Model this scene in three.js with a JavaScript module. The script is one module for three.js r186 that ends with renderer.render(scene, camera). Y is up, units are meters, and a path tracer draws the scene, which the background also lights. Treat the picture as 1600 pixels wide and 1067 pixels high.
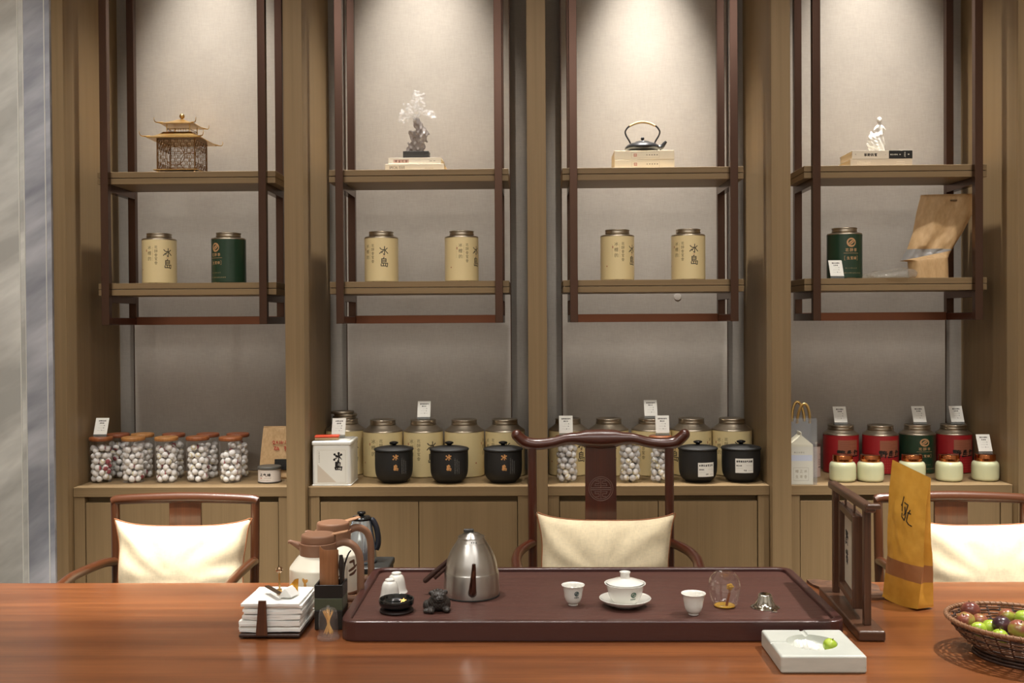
import * as THREE from 'three';
import { RoundedBoxGeometry } from 'three/addons/geometries/RoundedBoxGeometry.js';
import { mergeGeometries, mergeVertices } from 'three/addons/utils/BufferGeometryUtils.js';
import { MarchingCubes } from 'three/addons/objects/MarchingCubes.js';
import { RectAreaLightUniformsLib } from 'three/addons/lights/RectAreaLightUniformsLib.js';
import { Brush, Evaluator, SUBTRACTION } from 'three-bvh-csg';

// ---------------------------------------------------------------- camera, background, large lights, exposure
const scene = new THREE.Scene();
const camera = new THREE.PerspectiveCamera(36.884, 1600 / 1067, 0.05, 40);
camera.position.set(0, 1.54, 4.2);
camera.rotation.order = 'YXZ';
camera.rotation.set(-0.0115, 0.0194, -0.0062);
camera.setViewOffset(1600, 1067, 0, 11, 1600, 1067);
scene.add(camera);
scene.background = new THREE.Color(0x000000);
const renderer = new THREE.WebGLRenderer({ antialias: true });
renderer.shadowMap.enabled = true;
renderer.toneMapping = THREE.LinearToneMapping;
renderer.toneMappingExposure = 1.07;
RectAreaLightUniformsLib.init();
const CEIL = 4.0;
const WARM = new THREE.Color(1.0, 0.955, 0.89), SOFT = new THREE.Color(1.0, 0.955, 0.89), WHITE = new THREE.Color(1.0, 0.985, 0.96);
// ceiling fittings: [x, z, aim x, aim y, aim z, candela, half angle (degrees), penumbra, colour, size, what it lights]
const SPOTS = [
  [-1.46, -0.2, -1.46, 2.2, -0.3, 31, 24, 1, WARM, 1.6, 'ceiling spot over the pagoda bay of the tea shelving'],
  [-0.48, -0.2, -0.48, 2.2, -0.3, 36, 24, 1, WARM, 1.6, 'ceiling spot over the glass tree bay of the tea shelving'],
  [0.52, -0.2, 0.52, 2.2, -0.34, 55, 20, 1, WARM, 1.6, 'ceiling spot over the iron teapot bay of the tea shelving'],
  [1.52, -0.2, 1.52, 2.2, -0.3, 35, 24, 1, WARM, 1.6, 'ceiling spot over the figurine bay of the tea shelving'],
  [-1.3, 1.7, -1.25, 0.8, 0.75, 78, 18, 1, SOFT, 2, 'ceiling spot aimed at the cushion on the chair nearest the marble wall'],
  [1.75, 1.7, 1.6, 0.8, 0.75, 78, 18, 1, SOFT, 2, 'ceiling spot aimed at the cushion behind the yellow paper bag'],
  [-0.95, 1.15, -0.85, 0.76, 1.6, 22, 30, 1, SOFT, 3, 'ceiling spot over the napkin holder end of the table'],
  [0.15, 1.0, 0.25, 0.76, 1.6, 9, 30, 1, SOFT, 3, 'ceiling spot over the middle of the tea tray'],
  [-1.95, 0.9, -1.95, 1, 0.1, 11, 28, 1, SOFT, 3, 'ceiling spot washing the upright next to the marble wall'],
  [-0.97, 0.9, -0.97, 1, 0.1, 11, 28, 1, SOFT, 3, 'ceiling spot washing the upright between pagoda bay and glass tree bay'],
  [0.03, 0.9, 0.03, 1, 0.1, 11, 28, 1, SOFT, 3, 'ceiling spot washing the narrow upright behind the yoke-back chair'],
  [1.03, 0.9, 1.03, 1, 0.1, 11, 28, 1, SOFT, 3, 'ceiling spot washing the upright beside the clear gift bag'],
  [2.0, 0.9, 2.0, 1, 0.1, 11, 28, 1, SOFT, 3, 'ceiling spot washing the upright past the white figurine bay'],
  [2.1, 1.35, 1.1, 0.76, 1.8, 44, 20, 1, SOFT, 2, 'ceiling spot over the fruit basket end of the table'],
];
// unseen fill panels added at the ceiling for soft light: [x, z, width, depth, nits]
const FILL_PANELS = [[-1.3, 3.7, 1.2, 0.6, 11.5], [1.3, 3.7, 1.2, 0.6, 11.5], [0, 5.2, 1.8, 0.8, 8]];

// ---------------------------------------------------------------- small tools
let seedState = 12345;
const rnd = (a = 0, b = 1) => { seedState = (seedState + 0x6d2b79f5) | 0; let t = Math.imul(seedState ^ (seedState >>> 15), 1 | seedState); t = (t + Math.imul(t ^ (t >>> 7), 61 | t)) ^ t; return a + (b - a) * (((t ^ (t >>> 14)) >>> 0) / 4294967296); };
const PI = Math.PI, clamp = (x, a, b) => Math.min(b, Math.max(a, x)), lerp = (a, b, t) => a + (b - a) * t;
const V3 = (x, y, z) => new THREE.Vector3(x, y, z), V2 = (x, y) => new THREE.Vector2(x, y);
const used = new Map();
function numbered(n) { const k = used.get(n) ?? 0; used.set(n, k + 1); return k ? n + '_' + String(k).padStart(3, '0') : n; }
function tag(o, label, category, group, kind) { if (label) o.userData.label = label; if (category) o.userData.category = category; if (group) o.userData.group = group; if (kind) o.userData.kind = kind; return o; }
function thing(name, label, category, pos = [0, 0, 0], turn = 0, group) { const o = new THREE.Group(); o.name = numbered(name); o.position.set(...pos); o.rotation.y = turn; scene.add(o); return tag(o, label, category, group); }
function part(name, geo, mat, parent, label) { const m = new THREE.Mesh(Array.isArray(geo) ? merge(geo) : geo, mat); m.name = name; m.castShadow = m.receiveShadow = true; parent.add(m); if (label) m.userData.label = label; return m; }
function single(name, geo, mat, label, category, pos = [0, 0, 0], turn = 0, group) { const m = part(numbered(name), geo, mat, scene); m.position.set(...pos); m.rotation.y = turn; return tag(m, label, category, group); }
function structure(name, geo, mat) { const m = part(name, geo, mat, scene); m.userData.kind = 'structure'; return m; }
function copy(src, label, pos, turn = 0) { const c = src.clone(); c.name = numbered(src.name.replace(/_\d{3}$/, '')); c.position.set(...pos); c.rotation.y = turn; c.userData = { ...src.userData }; if (label) c.userData.label = label; scene.add(c); return c; }
function plain(g) { g = g.index ? g.toNonIndexed() : g; for (const k of Object.keys(g.attributes)) if (!['position', 'normal', 'uv'].includes(k)) g.deleteAttribute(k); if (!g.attributes.uv) g.setAttribute('uv', new THREE.BufferAttribute(new Float32Array(g.attributes.position.count * 2), 2)); g.clearGroups?.(); return g; }
const merge = (list) => mergeGeometries(list.map(plain));
const mv = (g, x = 0, y = 0, z = 0) => g.translate(x, y, z);
const rot = (g, x = 0, y = 0, z = 0) => { if (x) g.rotateX(x); if (y) g.rotateY(y); if (z) g.rotateZ(z); return g; };
// uv in metres from the face direction; swap puts the grain along the other axis
function uvBox(g, swap = false, off = 0) {
  g = plain(g); const p = g.attributes.position, uv = g.attributes.uv, a = V3(), b = V3(), c = V3(), n = V3();
  for (let i = 0; i < p.count; i += 3) {
    a.fromBufferAttribute(p, i); b.fromBufferAttribute(p, i + 1); c.fromBufferAttribute(p, i + 2);
    n.crossVectors(b.clone().sub(a), c.clone().sub(a)); const ax = Math.abs(n.x), ay = Math.abs(n.y), az = Math.abs(n.z);
    [a, b, c].forEach((q, k) => { let u, v; if (ax >= ay && ax >= az) { u = q.z; v = q.y; } else if (ay >= az) { u = q.z; v = q.x; if (!swap) { u = q.x; v = q.z; } } else { u = q.x; v = q.y; } if (swap && !(ay > ax && ay >= az)) [u, v] = [v, u]; uv.setXY(i + k, u + off, v + off * 1.7); });
  }
  return g;
}
const box = (w, h, d, x = 0, y = 0, z = 0, r = 0.002, swap = false) => uvBox(mv(new RoundedBoxGeometry(w, h, d, 2, Math.min(r, w / 2.01, h / 2.01, d / 2.01)), x, y, z), swap, (x * 3.1 + y * 1.7) % 1);
const slab = (x0, x1, y0, y1, z0, z1, r = 0.002, swap = false) => box(x1 - x0, y1 - y0, z1 - z0, (x0 + x1) / 2, (y0 + y1) / 2, (z0 + z1) / 2, r, swap);
const lathe = (pts, seg = 40, a = 0, len = PI * 2) => new THREE.LatheGeometry(pts.map((p) => V2(p[0], p[1])), seg, a, len);
// smooth profile through control points
function smooth(pts, n = 24) { const c = new THREE.CatmullRomCurve3(pts.map((p) => V3(p[0], p[1], 0)), false, 'catmullrom', 0.5); return c.getPoints(n).map((p) => [Math.max(0, p.x), p.y]); }
const cyl = (r0, r1, h, x = 0, y = 0, z = 0, seg = 24) => mv(new THREE.CylinderGeometry(r1, r0, h, seg), x, y + h / 2, z);
const ball = (r, x = 0, y = 0, z = 0, s = 20) => mv(new THREE.SphereGeometry(r, s, Math.round(s * 0.7)), x, y, z);
// tube along points whose radius may change: radii is a number or a function of t; flat squashes across the second normal
function tube(pts, rad, seg = 40, rs = 10, closed = false, flat = 1) {
  const curve = new THREE.CatmullRomCurve3(pts.map((p) => V3(...p)), closed, 'catmullrom', 0.5), R = typeof rad === 'function' ? rad : () => rad;
  const fr = curve.computeFrenetFrames(seg, closed), pos = [], nor = [], uv = [], idx = [], L = curve.getLength();
  for (let i = 0; i <= seg; i++) { const t = i / seg, c = curve.getPointAt(t), r = R(t); for (let j = 0; j <= rs; j++) { const a = (j / rs) * PI * 2, s = Math.sin(a) * flat, k = -Math.cos(a), N = fr.normals[Math.min(i, seg)], B = fr.binormals[Math.min(i, seg)]; const n = N.clone().multiplyScalar(k).addScaledVector(B, s); pos.push(c.x + r * n.x, c.y + r * n.y, c.z + r * n.z); n.normalize(); nor.push(n.x, n.y, n.z); uv.push((j / rs) * r * 6, t * L); } }
  for (let i = 0; i < seg; i++) for (let j = 0; j < rs; j++) { const a = i * (rs + 1) + j, b = a + rs + 1; idx.push(a, b, a + 1, b, b + 1, a + 1); }
  if (!closed) for (const e of [0, seg]) { const c = curve.getPointAt(e / seg), k = pos.length / 3, T = curve.getTangentAt(e / seg).multiplyScalar(e ? 1 : -1); pos.push(c.x, c.y, c.z); nor.push(T.x, T.y, T.z); uv.push(0, 0); const base = e * (rs + 1); for (let j = 0; j < rs; j++) e ? idx.push(k, base + j + 1, base + j) : idx.push(k, base + j, base + j + 1); }
  const g = new THREE.BufferGeometry(); g.setAttribute('position', new THREE.Float32BufferAttribute(pos, 3)); g.setAttribute('normal', new THREE.Float32BufferAttribute(nor, 3)); g.setAttribute('uv', new THREE.Float32BufferAttribute(uv, 2)); g.setIndex(idx); return g;
}
// solid meshed from a signed distance function, in a cube of half size R round c
function sdf(fn, c, R, res = 48) {
  const mc = new MarchingCubes(res, undefined, false, false, 120000); mc.isolation = 0; const h = res / 2;
  for (let k = 0; k < res; k++) for (let j = 0; j < res; j++) for (let i = 0; i < res; i++) mc.field[i + j * res + k * res * res] = -fn(c[0] + ((i - h) / h) * R, c[1] + ((j - h) / h) * R, c[2] + ((k - h) / h) * R);
  mc.update(); const n = mc.count ?? mc.geometry.drawRange.count, P = new Float32Array(n * 3);
  for (let i = 0; i < n; i++) { P[i * 3] = c[0] + mc.positionArray[i * 3] * R; P[i * 3 + 1] = c[1] + mc.positionArray[i * 3 + 1] * R; P[i * 3 + 2] = c[2] + mc.positionArray[i * 3 + 2] * R; }
  let vol = 0; for (let i = 0; i < n; i += 3) { const q = (m) => [P[(i + m) * 3], P[(i + m) * 3 + 1], P[(i + m) * 3 + 2]], [a, b, d] = [q(0), q(1), q(2)]; vol += a[0] * (b[1] * d[2] - b[2] * d[1]) - a[1] * (b[0] * d[2] - b[2] * d[0]) + a[2] * (b[0] * d[1] - b[1] * d[0]); }
  if (vol < 0) for (let i = 0; i < n; i += 3) for (let c2 = 0; c2 < 3; c2++) { const t = P[(i + 1) * 3 + c2]; P[(i + 1) * 3 + c2] = P[(i + 2) * 3 + c2]; P[(i + 2) * 3 + c2] = t; }
  let g = new THREE.BufferGeometry(); g.setAttribute('position', new THREE.BufferAttribute(P, 3)); g = mergeVertices(g, R * 1e-4); g.computeVertexNormals(); return g;
}
const smin = (a, b, k) => { const h = clamp(0.5 + (0.5 * (b - a)) / k, 0, 1); return lerp(b, a, h) - k * h * (1 - h); };
const cap = (x, y, z, a, b, ra, rb) => { const bx = b[0] - a[0], by = b[1] - a[1], bz = b[2] - a[2], px = x - a[0], py = y - a[1], pz = z - a[2]; const t = clamp((px * bx + py * by + pz * bz) / (bx * bx + by * by + bz * bz + 1e-9), 0, 1); return Math.hypot(px - bx * t, py - by * t, pz - bz * t) - lerp(ra, rb, t); };
const ell = (x, y, z, c, r) => { const k = Math.hypot((x - c[0]) / r[0], (y - c[1]) / r[1], (z - c[2]) / r[2]); return (k - 1) * Math.min(...r); };

// ---------------------------------------------------------------- computed textures
const hash = (x, y, s) => { let h = Math.imul(x | 0, 374761393) ^ Math.imul(y | 0, 668265263) ^ Math.imul(s | 0, 2147483647); h = Math.imul(h ^ (h >>> 13), 1274126177); return ((h ^ (h >>> 16)) >>> 0) / 4294967296; };
function vn(x, y, px, py, s) { const xi = Math.floor(x), yi = Math.floor(y), fx = x - xi, fy = y - yi, u = fx * fx * (3 - 2 * fx), v = fy * fy * (3 - 2 * fy), m = (a, n) => ((a % n) + n) % n; const h = (i, j) => hash(m(xi + i, px), m(yi + j, py), s); return lerp(lerp(h(0, 0), h(1, 0), u), lerp(h(0, 1), h(1, 1), u), v); }
const fbm = (u, v, fx, fy, s, o = 4) => { let t = 0, a = 0.5, n = 0; for (let i = 0; i < o; i++) { t += a * vn(u * fx, v * fy, fx, fy, s + i); n += a; a *= 0.5; fx *= 2; fy *= 2; } return t / n; };
function dataTex(w, h, fn, repeat, colour = true) {
  const d = new Uint8Array(w * h * 4); for (let y = 0; y < h; y++) for (let x = 0; x < w; x++) { const c = fn(x / w, y / h), o = (y * w + x) * 4; if (Array.isArray(c)) { d[o] = clamp(c[0], 0, 255); d[o + 1] = clamp(c[1], 0, 255); d[o + 2] = clamp(c[2], 0, 255); } else d[o] = d[o + 1] = d[o + 2] = clamp(c, 0, 1) * 255; d[o + 3] = 255; }
  const t = new THREE.DataTexture(d, w, h); t.wrapS = t.wrapT = THREE.RepeatWrapping; t.magFilter = THREE.LinearFilter; t.minFilter = THREE.LinearFilter; if (colour) t.colorSpace = THREE.SRGBColorSpace; if (repeat) t.repeat.set(1 / repeat[0], 1 / repeat[1]); t.needsUpdate = true; return t;
}
const mix3 = (a, b, t) => [lerp(a[0], b[0], t), lerp(a[1], b[1], t), lerp(a[2], b[2], t)];
const rgb = (r, g, b) => new THREE.Color().setRGB(r / 255, g / 255, b / 255, THREE.SRGBColorSpace);
const std = (c, rough = 0.6, extra = {}) => new THREE.MeshPhysicalMaterial({ color: Array.isArray(c) ? rgb(...c) : c, roughness: rough, ...extra });
// wood veneer with fine vertical grain; v runs along the grain
const grain = (dark, light, s) => (u, v) => { const a = fbm(u, v, 48, 3, s, 4), b = fbm(u, v, 9, 2, s + 7, 3), f = vn(u * 256, v * 6, 256, 6, s + 20); return mix3(dark, light, clamp(0.15 + 0.5 * a + 0.35 * b + 0.22 * (f - 0.5), 0, 1)); };
const veneerTex = dataTex(512, 512, grain([120, 99, 70], [142, 119, 87], 3), [0.6, 1.9]);
const veneerBump = dataTex(512, 256, (u, v) => 0.5 + 0.5 * (vn(u * 256, v * 6, 256, 6, 31) - 0.5), [0.6, 1.9], false);
const veneer = std([255, 255, 255], 0.5, { map: veneerTex, bumpMap: veneerBump, bumpScale: 0.0004, specularIntensity: 0.6 });
const linen = (base, amp, s, n = 110) => (u, v) => { const h = vn(u * n, v * n * 0.16, n, Math.round(n * 0.16), s) + vn(u * n * 0.16, v * n, Math.round(n * 0.16), n, s + 3) + 0.6 * vn(u * n * 2, v * n * 2, n * 2, n * 2, s + 5) - 1.3, b = fbm(u, v, 3, 3, s + 9, 3) - 0.5; const k = 1 + amp * h + 0.05 * b; return [base[0] * k, base[1] * k, base[2] * k]; };
const fabricTex = dataTex(512, 512, linen([170, 162, 152], 0.028, 5), [0.34, 0.34]);
const weaveBump = dataTex(512, 512, (u, v) => 0.5 + 0.25 * (Math.sin(u * PI * 2 * 128) * Math.sin(v * PI * 2 * 128)) + 0.2 * (fbm(u, v, 64, 64, 8, 2) - 0.5), [0.34, 0.34], false);
const fabric = std([255, 255, 255], 0.92, { map: fabricTex, bumpMap: weaveBump, bumpScale: 0.0006, specularIntensity: 0.3 });
const wallFabric = std([205, 205, 205], 0.92, { map: fabricTex, bumpMap: weaveBump, bumpScale: 0.0006, specularIntensity: 0.3 });
const marbleFn = (lo, hi, vein, s) => (u, v) => { const X = u * 1.3, Y = v * 4, w = (vn(X * 2, Y * 2, 999, 999, s) - 0.5) * 0.07, p = X * 0.84 + Y * 0.54, q = -X * 0.54 + Y * 0.84 + w; let n = 0, a = 0.5; for (let i = 0, f = 1; i < 5; i++, f *= 2.1, a *= 0.55) n += a * vn(p * 2.2 * f + 50, q * 9 * f + 50, 9999, 9999, s + i); const c = mix3(lo, hi, clamp((n - 0.32) * 1.9, 0, 1)), l = Math.pow(1 - Math.abs(vn(p * 3 + 9, q * 7 + 9, 999, 999, s + 40) - 0.5) * 2, 30) * 0; return mix3(c, vein, l); };
const marbleLight = std([255, 255, 255], 0.18, { map: dataTex(512, 1536, marbleFn([184, 184, 180], [236, 236, 231], [150, 150, 150], 11), [1.3, 4]), specularIntensity: 0.6 });
const marbleGrey = std([255, 255, 255], 0.2, { map: dataTex(512, 1536, marbleFn([138, 141, 151], [198, 200, 208], [104, 106, 116], 23), [1.3, 4]), specularIntensity: 0.6 });
const rosewoodTex = dataTex(512, 512, grain([58, 30, 15], [98, 55, 30], 41), [0.25, 0.9]);
const rosewood = std([255, 255, 255], 0.3, { map: rosewoodTex, clearcoat: 0.6, clearcoatRoughness: 0.18 });
const darkRosewood = std([228, 178, 170], 0.3, { map: rosewoodTex, clearcoat: 0.6, clearcoatRoughness: 0.18 });
const tableTex = dataTex(1024, 1024, (u, v) => { const a = fbm(u, v, 3, 26, 61, 5), b = fbm(u, v, 2, 7, 71, 3), p = vn(u * 10, v * 300, 10, 300, 81), q = vn(u * 26, v * 512, 26, 512, 83); return mix3([88, 46, 21], [158, 96, 53], clamp(-0.1 + 0.75 * a + 0.45 * b + 0.22 * (p - 0.5) - (q > 0.82 ? 0.12 : 0), 0, 1)); }, [1.7, 0.9]);
const tableWood = std([255, 255, 255], 0.34, { map: tableTex, clearcoat: 0.55, clearcoatRoughness: 0.16 });
const trayGrain = dataTex(512, 512, (u, v) => { const a = fbm(u, v, 4, 40, 91, 4), q = fbm(u, v, 30, 60, 95, 3); return 0.5 * a + 0.5 * q; }, [0.5, 0.25], false);
const trayFloor = std([92, 58, 50], 0.46, { bumpMap: trayGrain, bumpScale: 0.0016, map: dataTex(512, 512, (u, v) => { const a = fbm(u, v, 3, 40, 91, 4); return mix3([205, 205, 205], [255, 250, 245], a); }, [0.6, 0.3]) });
const trayRim = std([68, 36, 33], 0.34, { clearcoat: 0.4, clearcoatRoughness: 0.25, bumpMap: trayGrain, bumpScale: 0.0004 });
const bronze = std([98, 75, 65], 0.27, { metalness: 1 });
const bronzeRail = std([140, 94, 74], 0.34, { metalness: 1 });
const brass = std([214, 176, 112], 0.28, { metalness: 1 });
const steel = std([196, 192, 186], 0.36, { metalness: 1, anisotropy: 0.85, anisotropyRotation: PI / 2 });
const mirrorSteel = std([210, 208, 202], 0.08, { metalness: 1 });
const tinMetal = std([176, 164, 146], 0.36, { metalness: 1 });
const copper = std([206, 128, 82], 0.14, { metalness: 1 });
const porcelain = std([240, 238, 230], 0.14, { clearcoat: 0.6, clearcoatRoughness: 0.05 });
const blackMatte = std([30, 29, 28], 0.62), blackGloss = std([20, 20, 20], 0.16), ivory = std([238, 232, 214], 0.3);
const pane = new THREE.MeshPhysicalMaterial({ color: 0xffffff, transmission: 1, roughness: 0.02, thickness: 0, ior: 1.5, clearcoat: 0.6, clearcoatRoughness: 0.03 });
const acrylic = new THREE.MeshPhysicalMaterial({ color: rgb(225, 228, 228), transmission: 0.9, roughness: 0.15, thickness: 0, ior: 1.45 });
const paper = std([236, 233, 225], 0.8), cream = std([226, 205, 158], 0.42), wrapWhite = std([236, 233, 228], 0.75);

// ---------------------------------------------------------------- lettering: characters drawn stroke by stroke on a 100 x 100 field
const GLYPH = {
  ice: '12,20 25,34;8,78 28,56;58,6 58,90 46,82;32,38 50,38 30,70;86,22 64,42;61,42 92,76',
  island: '52,2 42,14;30,14 72,14 72,44;30,14 30,58;30,29 72,29;30,44 72,44;30,58 88,58 84,92 72,88;46,62 46,84;24,66 24,84 68,84 68,66',
  flower: '12,20 90,20;36,8 36,32;66,8 66,32;38,38 14,68;28,54 28,94;82,44 54,66;54,40 54,84 64,90 88,88 88,74',
  scent: '66,6 34,14;12,28 90,28;50,12 50,52;48,30 12,52;52,30 90,52;30,58 70,58 70,94 30,94 30,58;30,76 70,76',
  honey: '50,2 50,12;14,24 14,12 88,12 84,24;50,18 40,36;28,26 24,40;60,26 74,38;32,50 68,50 68,70 32,70 32,50;50,42 50,90;22,92 80,88;72,80 84,94',
  drunk: '8,12 46,12;20,12 20,30;34,12 34,30;12,30 42,30 42,90 12,90 12,30;12,60 42,60;58,10 92,10;75,4 75,30;58,32 92,32;66,40 60,56;84,40 90,56;54,62 96,62;75,48 75,96',
  sugar: '24,8 24,92;8,20 16,36;42,18 34,36;6,46 44,46;24,48 8,76;70,4 70,14;50,14 94,14;50,14 46,88;58,30 88,30 88,50 58,50;72,20 72,62;60,66 86,66 86,90 60,90 60,66',
  of: '28,4 20,20;12,22 42,22 42,86 12,86 12,22;12,54 42,54;64,6 50,38;58,24 90,24 86,90 72,82;58,46 68,60',
  wild: '12,10 46,10 46,46 12,46 12,10;12,28 46,28;29,10 29,82;12,62 46,62;6,86 52,78;58,12 86,12 70,30;56,36 92,36 84,52;74,36 74,92 62,84',
  born: '30,8 14,42;24,30 82,30;50,4 50,90;22,58 78,58;8,90 94,90',
  red: '28,6 12,34 34,32 10,62 40,54;6,86 42,74;50,20 92,20;70,20 70,82;44,84 96,84',
  right: '18,12 84,12;50,12 50,88;50,48 82,48;24,44 24,88;6,88 94,88',
  breath: '34,2 10,38;30,18 86,18;26,34 76,34;14,52 70,52 72,80 92,94 94,78',
  green: '28,6 12,34 34,32 10,62 40,54;6,86 42,74;54,10 84,10 84,40;52,26 84,26;46,42 96,42;70,44 70,92 60,86;52,54 60,62;50,84 64,68;90,52 78,64;76,66 94,84',
  tea: '12,18 90,18;34,6 34,30;66,6 66,30;50,28 8,56;50,28 92,56;30,58 72,58;50,46 50,92 42,86;34,68 22,84;66,68 80,84',
  gold: '50,4 8,44;50,4 92,44;30,42 70,42;18,60 82,60;50,42 50,90;32,68 38,82;68,68 60,82;8,92 92,92',
};
const KEYS = Object.keys(GLYPH);
function canvas(w, h, bg) { const c = document.createElement('canvas'); c.width = w; c.height = h; const x = c.getContext('2d'); if (bg) { x.fillStyle = bg; x.fillRect(0, 0, w, h); } x.lineCap = x.lineJoin = 'round'; return [c, x]; }
function glyph(x, key, left, top, size, weight, colour, brush = false) {
  x.strokeStyle = x.fillStyle = colour;
  for (const s of GLYPH[key].split(';')) { const p = s.split(' ').map((q) => q.split(',').map((n) => +n * size / 100));
    if (!brush) { x.lineWidth = weight; x.beginPath(); p.forEach(([a, b], i) => i ? x.lineTo(left + a, top + b) : x.moveTo(left + a, top + b)); x.stroke(); }
    else { const n = p.length - 1; for (let i = 0; i < n; i++) for (let k = 0; k <= 30; k++) { const t = k / 30, g = (i + t) / n; x.beginPath(); x.arc(left + lerp(p[i][0], p[i + 1][0], t), top + lerp(p[i][1], p[i + 1][1], t), weight * (0.62 - 0.42 * g + 0.3 * Math.exp(-g * 8)), 0, 7); x.fill(); } } }
}
const column = (x, keys, left, top, size, step, weight, colour) => keys.forEach((k, i) => glyph(x, k, left, top + i * step, size, weight, colour));
const row = (x, keys, left, top, size, step, weight, colour) => keys.forEach((k, i) => glyph(x, k, left + i * step, top, size, weight, colour));
const some = (n, o = 0) => Array.from({ length: n }, (_, i) => KEYS[(i * 5 + o * 3) % KEYS.length]);
function tex(c, colour = true) { const t = new THREE.CanvasTexture(c); if (colour) t.colorSpace = THREE.SRGBColorSpace; t.magFilter = THREE.LinearFilter; return t; }
// the shop's round leaf emblem
function emblem(x, cx, cy, r, colour, inner) { x.fillStyle = colour; x.beginPath(); x.arc(cx, cy, r, 0, 7); x.fill(); x.fillStyle = inner; x.beginPath(); x.ellipse(cx + r * 0.05, cy - r * 0.02, r * 0.72, r * 0.62, 0.3, 0, 7); x.fill(); x.fillStyle = colour; x.beginPath(); x.moveTo(cx - r * 0.62, cy + r * 0.5); x.quadraticCurveTo(cx - r * 0.5, cy - r * 0.5, cx + r * 0.75, cy - r * 0.65); x.quadraticCurveTo(cx + r * 0.55, cy + r * 0.55, cx - r * 0.62, cy + r * 0.5); x.fill(); x.strokeStyle = inner; x.lineWidth = r * 0.1; x.beginPath(); x.moveTo(cx - r * 0.5, cy + r * 0.45); x.quadraticCurveTo(cx, cy + r * 0.1, cx + r * 0.5, cy - r * 0.4); x.stroke(); }
// flat printed sheet facing +z, whole canvas on it
const sheet = (w, h, x = 0, y = 0, z = 0) => mv(new THREE.PlaneGeometry(w, h), x, y, z);
const printed = (c, rough = 0.7, extra = {}) => std([255, 255, 255], rough, { map: tex(c), ...extra });
// print with a cut-out shape: colour where the mask canvas is white
const cutPrint = (mask, colour, rough = 0.5, extra = {}) => std(colour, rough, { alphaMap: tex(mask, false), transparent: true, side: THREE.DoubleSide, ...extra });
// curved patch on an upright round body: radius at bottom/top, angle centre and width in radians from +z, heights
function patch(r0, r1, y0, y1, mid, width, seg = 16) { const g = lathe([[r0, y0], [r1, y1]], seg, mid - width / 2, width); return g; }

// ---------------------------------------------------------------- the room
const floorMat = std([150, 138, 122], 0.3, { map: dataTex(256, 256, (u, v) => { const n = fbm(u, v, 6, 6, 201, 4); return mix3([200, 190, 175], [255, 250, 240], n); }, [1.2, 1.2]) });
const plaster = std([226, 220, 208], 0.9);
structure('floor', slab(-3.3, 3.3, -0.1, 0, -0.66, 6.7, 0.001), floorMat);
structure('ceiling', slab(-3.3, 3.3, CEIL, CEIL + 0.1, -0.66, 6.7, 0.001), plaster);
const wallBack = structure('wall_back', slab(-1.98, 2.1, 0, CEIL, -0.66, -0.555, 0.001), wallFabric);
const wallMarble = structure('wall_marble', slab(-3.2, -1.976, 0, CEIL, -0.66, -0.005, 0.001), plaster);
structure('wall_left', slab(-3.3, -3.2, 0, CEIL, -0.66, 6.7, 0.001), plaster);
structure('wall_right', slab(3.2, 3.3, 0, CEIL, -0.66, 6.7, 0.001), plaster);
structure('wall_front', slab(-3.2, 3.2, 0, CEIL, 6.6, 6.7, 0.001), plaster);
structure('wall_shelving_end', slab(2.26, 3.2, 0, CEIL, -0.66, 0, 0.001), plaster);
// marble slabs with pale joint strips, fixed to the wall beside the shelving
for (const [a, b, m] of [[-3.2, -2.111, marbleLight], [-2.085, -2.0, marbleGrey], [-1.9965, -1.976, marbleGrey]]) part('marble_slab', uvBox(mv(new RoundedBoxGeometry(b - a, CEIL, 0.02, 2, 0.0015), (a + b) / 2, CEIL / 2, 0.005), false, 0), m, wallMarble);
for (const [a, b] of [[-2.111, -2.107], [-2.088, -2.085], [-2.0, -1.9965]]) part('joint_strip', slab(a, b, 0, CEIL, -0.005, 0.017, 0.001), std([226, 226, 220], 0.4), wallMarble);
part('marble_slab', slab(-2.107, -2.088, 0, CEIL, -0.005, 0.013, 0.001), marbleLight, wallMarble);

const BAY = [{ a: -1.927, b: -1.016, f: -1.4775, s: -1.4735, p: -1.4715, n: 'pagoda bay' }, { a: -0.938, b: -0.0155, f: -0.475, s: -0.4785, p: -0.477, n: 'glass tree bay' }, { a: 0.0619, b: 0.9797, f: 0.5165, s: 0.5165, p: 0.5208, n: 'iron teapot bay' }, { a: 1.0577, b: 1.977, f: 1.5365, s: 1.537, p: 1.5174, n: 'white figurine bay' }];
for (const b of BAY) { const p = part('fabric_panel', slab(b.p - 0.3795, b.p + 0.3795, 0.86, CEIL, -0.555, -0.535, 0.002), fabric, wallBack); for (const s of [-1, 1]) part('edge_strip', slab(b.p + s * 0.381 - 0.0015, b.p + s * 0.381 + 0.0015, 0.86, CEIL, -0.555, -0.533, 0.0005), bronze, p); }

// upright wood panels between and beside the bays
[['between the marble wall and the pagoda bay', -1.9758, -1.927], ['between the pagoda bay and the glass tree bay', -1.016, -0.938], ['between the glass tree bay and the iron teapot bay', -0.0155, 0.0619], ['between the iron teapot bay and the white figurine bay', 0.9797, 1.0577], ['on the far side of the white figurine bay', 1.977, 2.26]].forEach(([w, x0, x1]) => {
  const t = thing('upright_panel', 'tall taupe wood-veneer upright ' + w, 'upright', [(x0 + x1) / 2, 0, 0]);
  const h = (x1 - x0) / 2; part('side_board', slab(-h, h, 0, CEIL, -0.555, -0.012, 0.001), veneer, t); part('front_edge', slab(-h, h, 0, CEIL, -0.012, 0, 0.0012), veneer, t);
});

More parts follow.
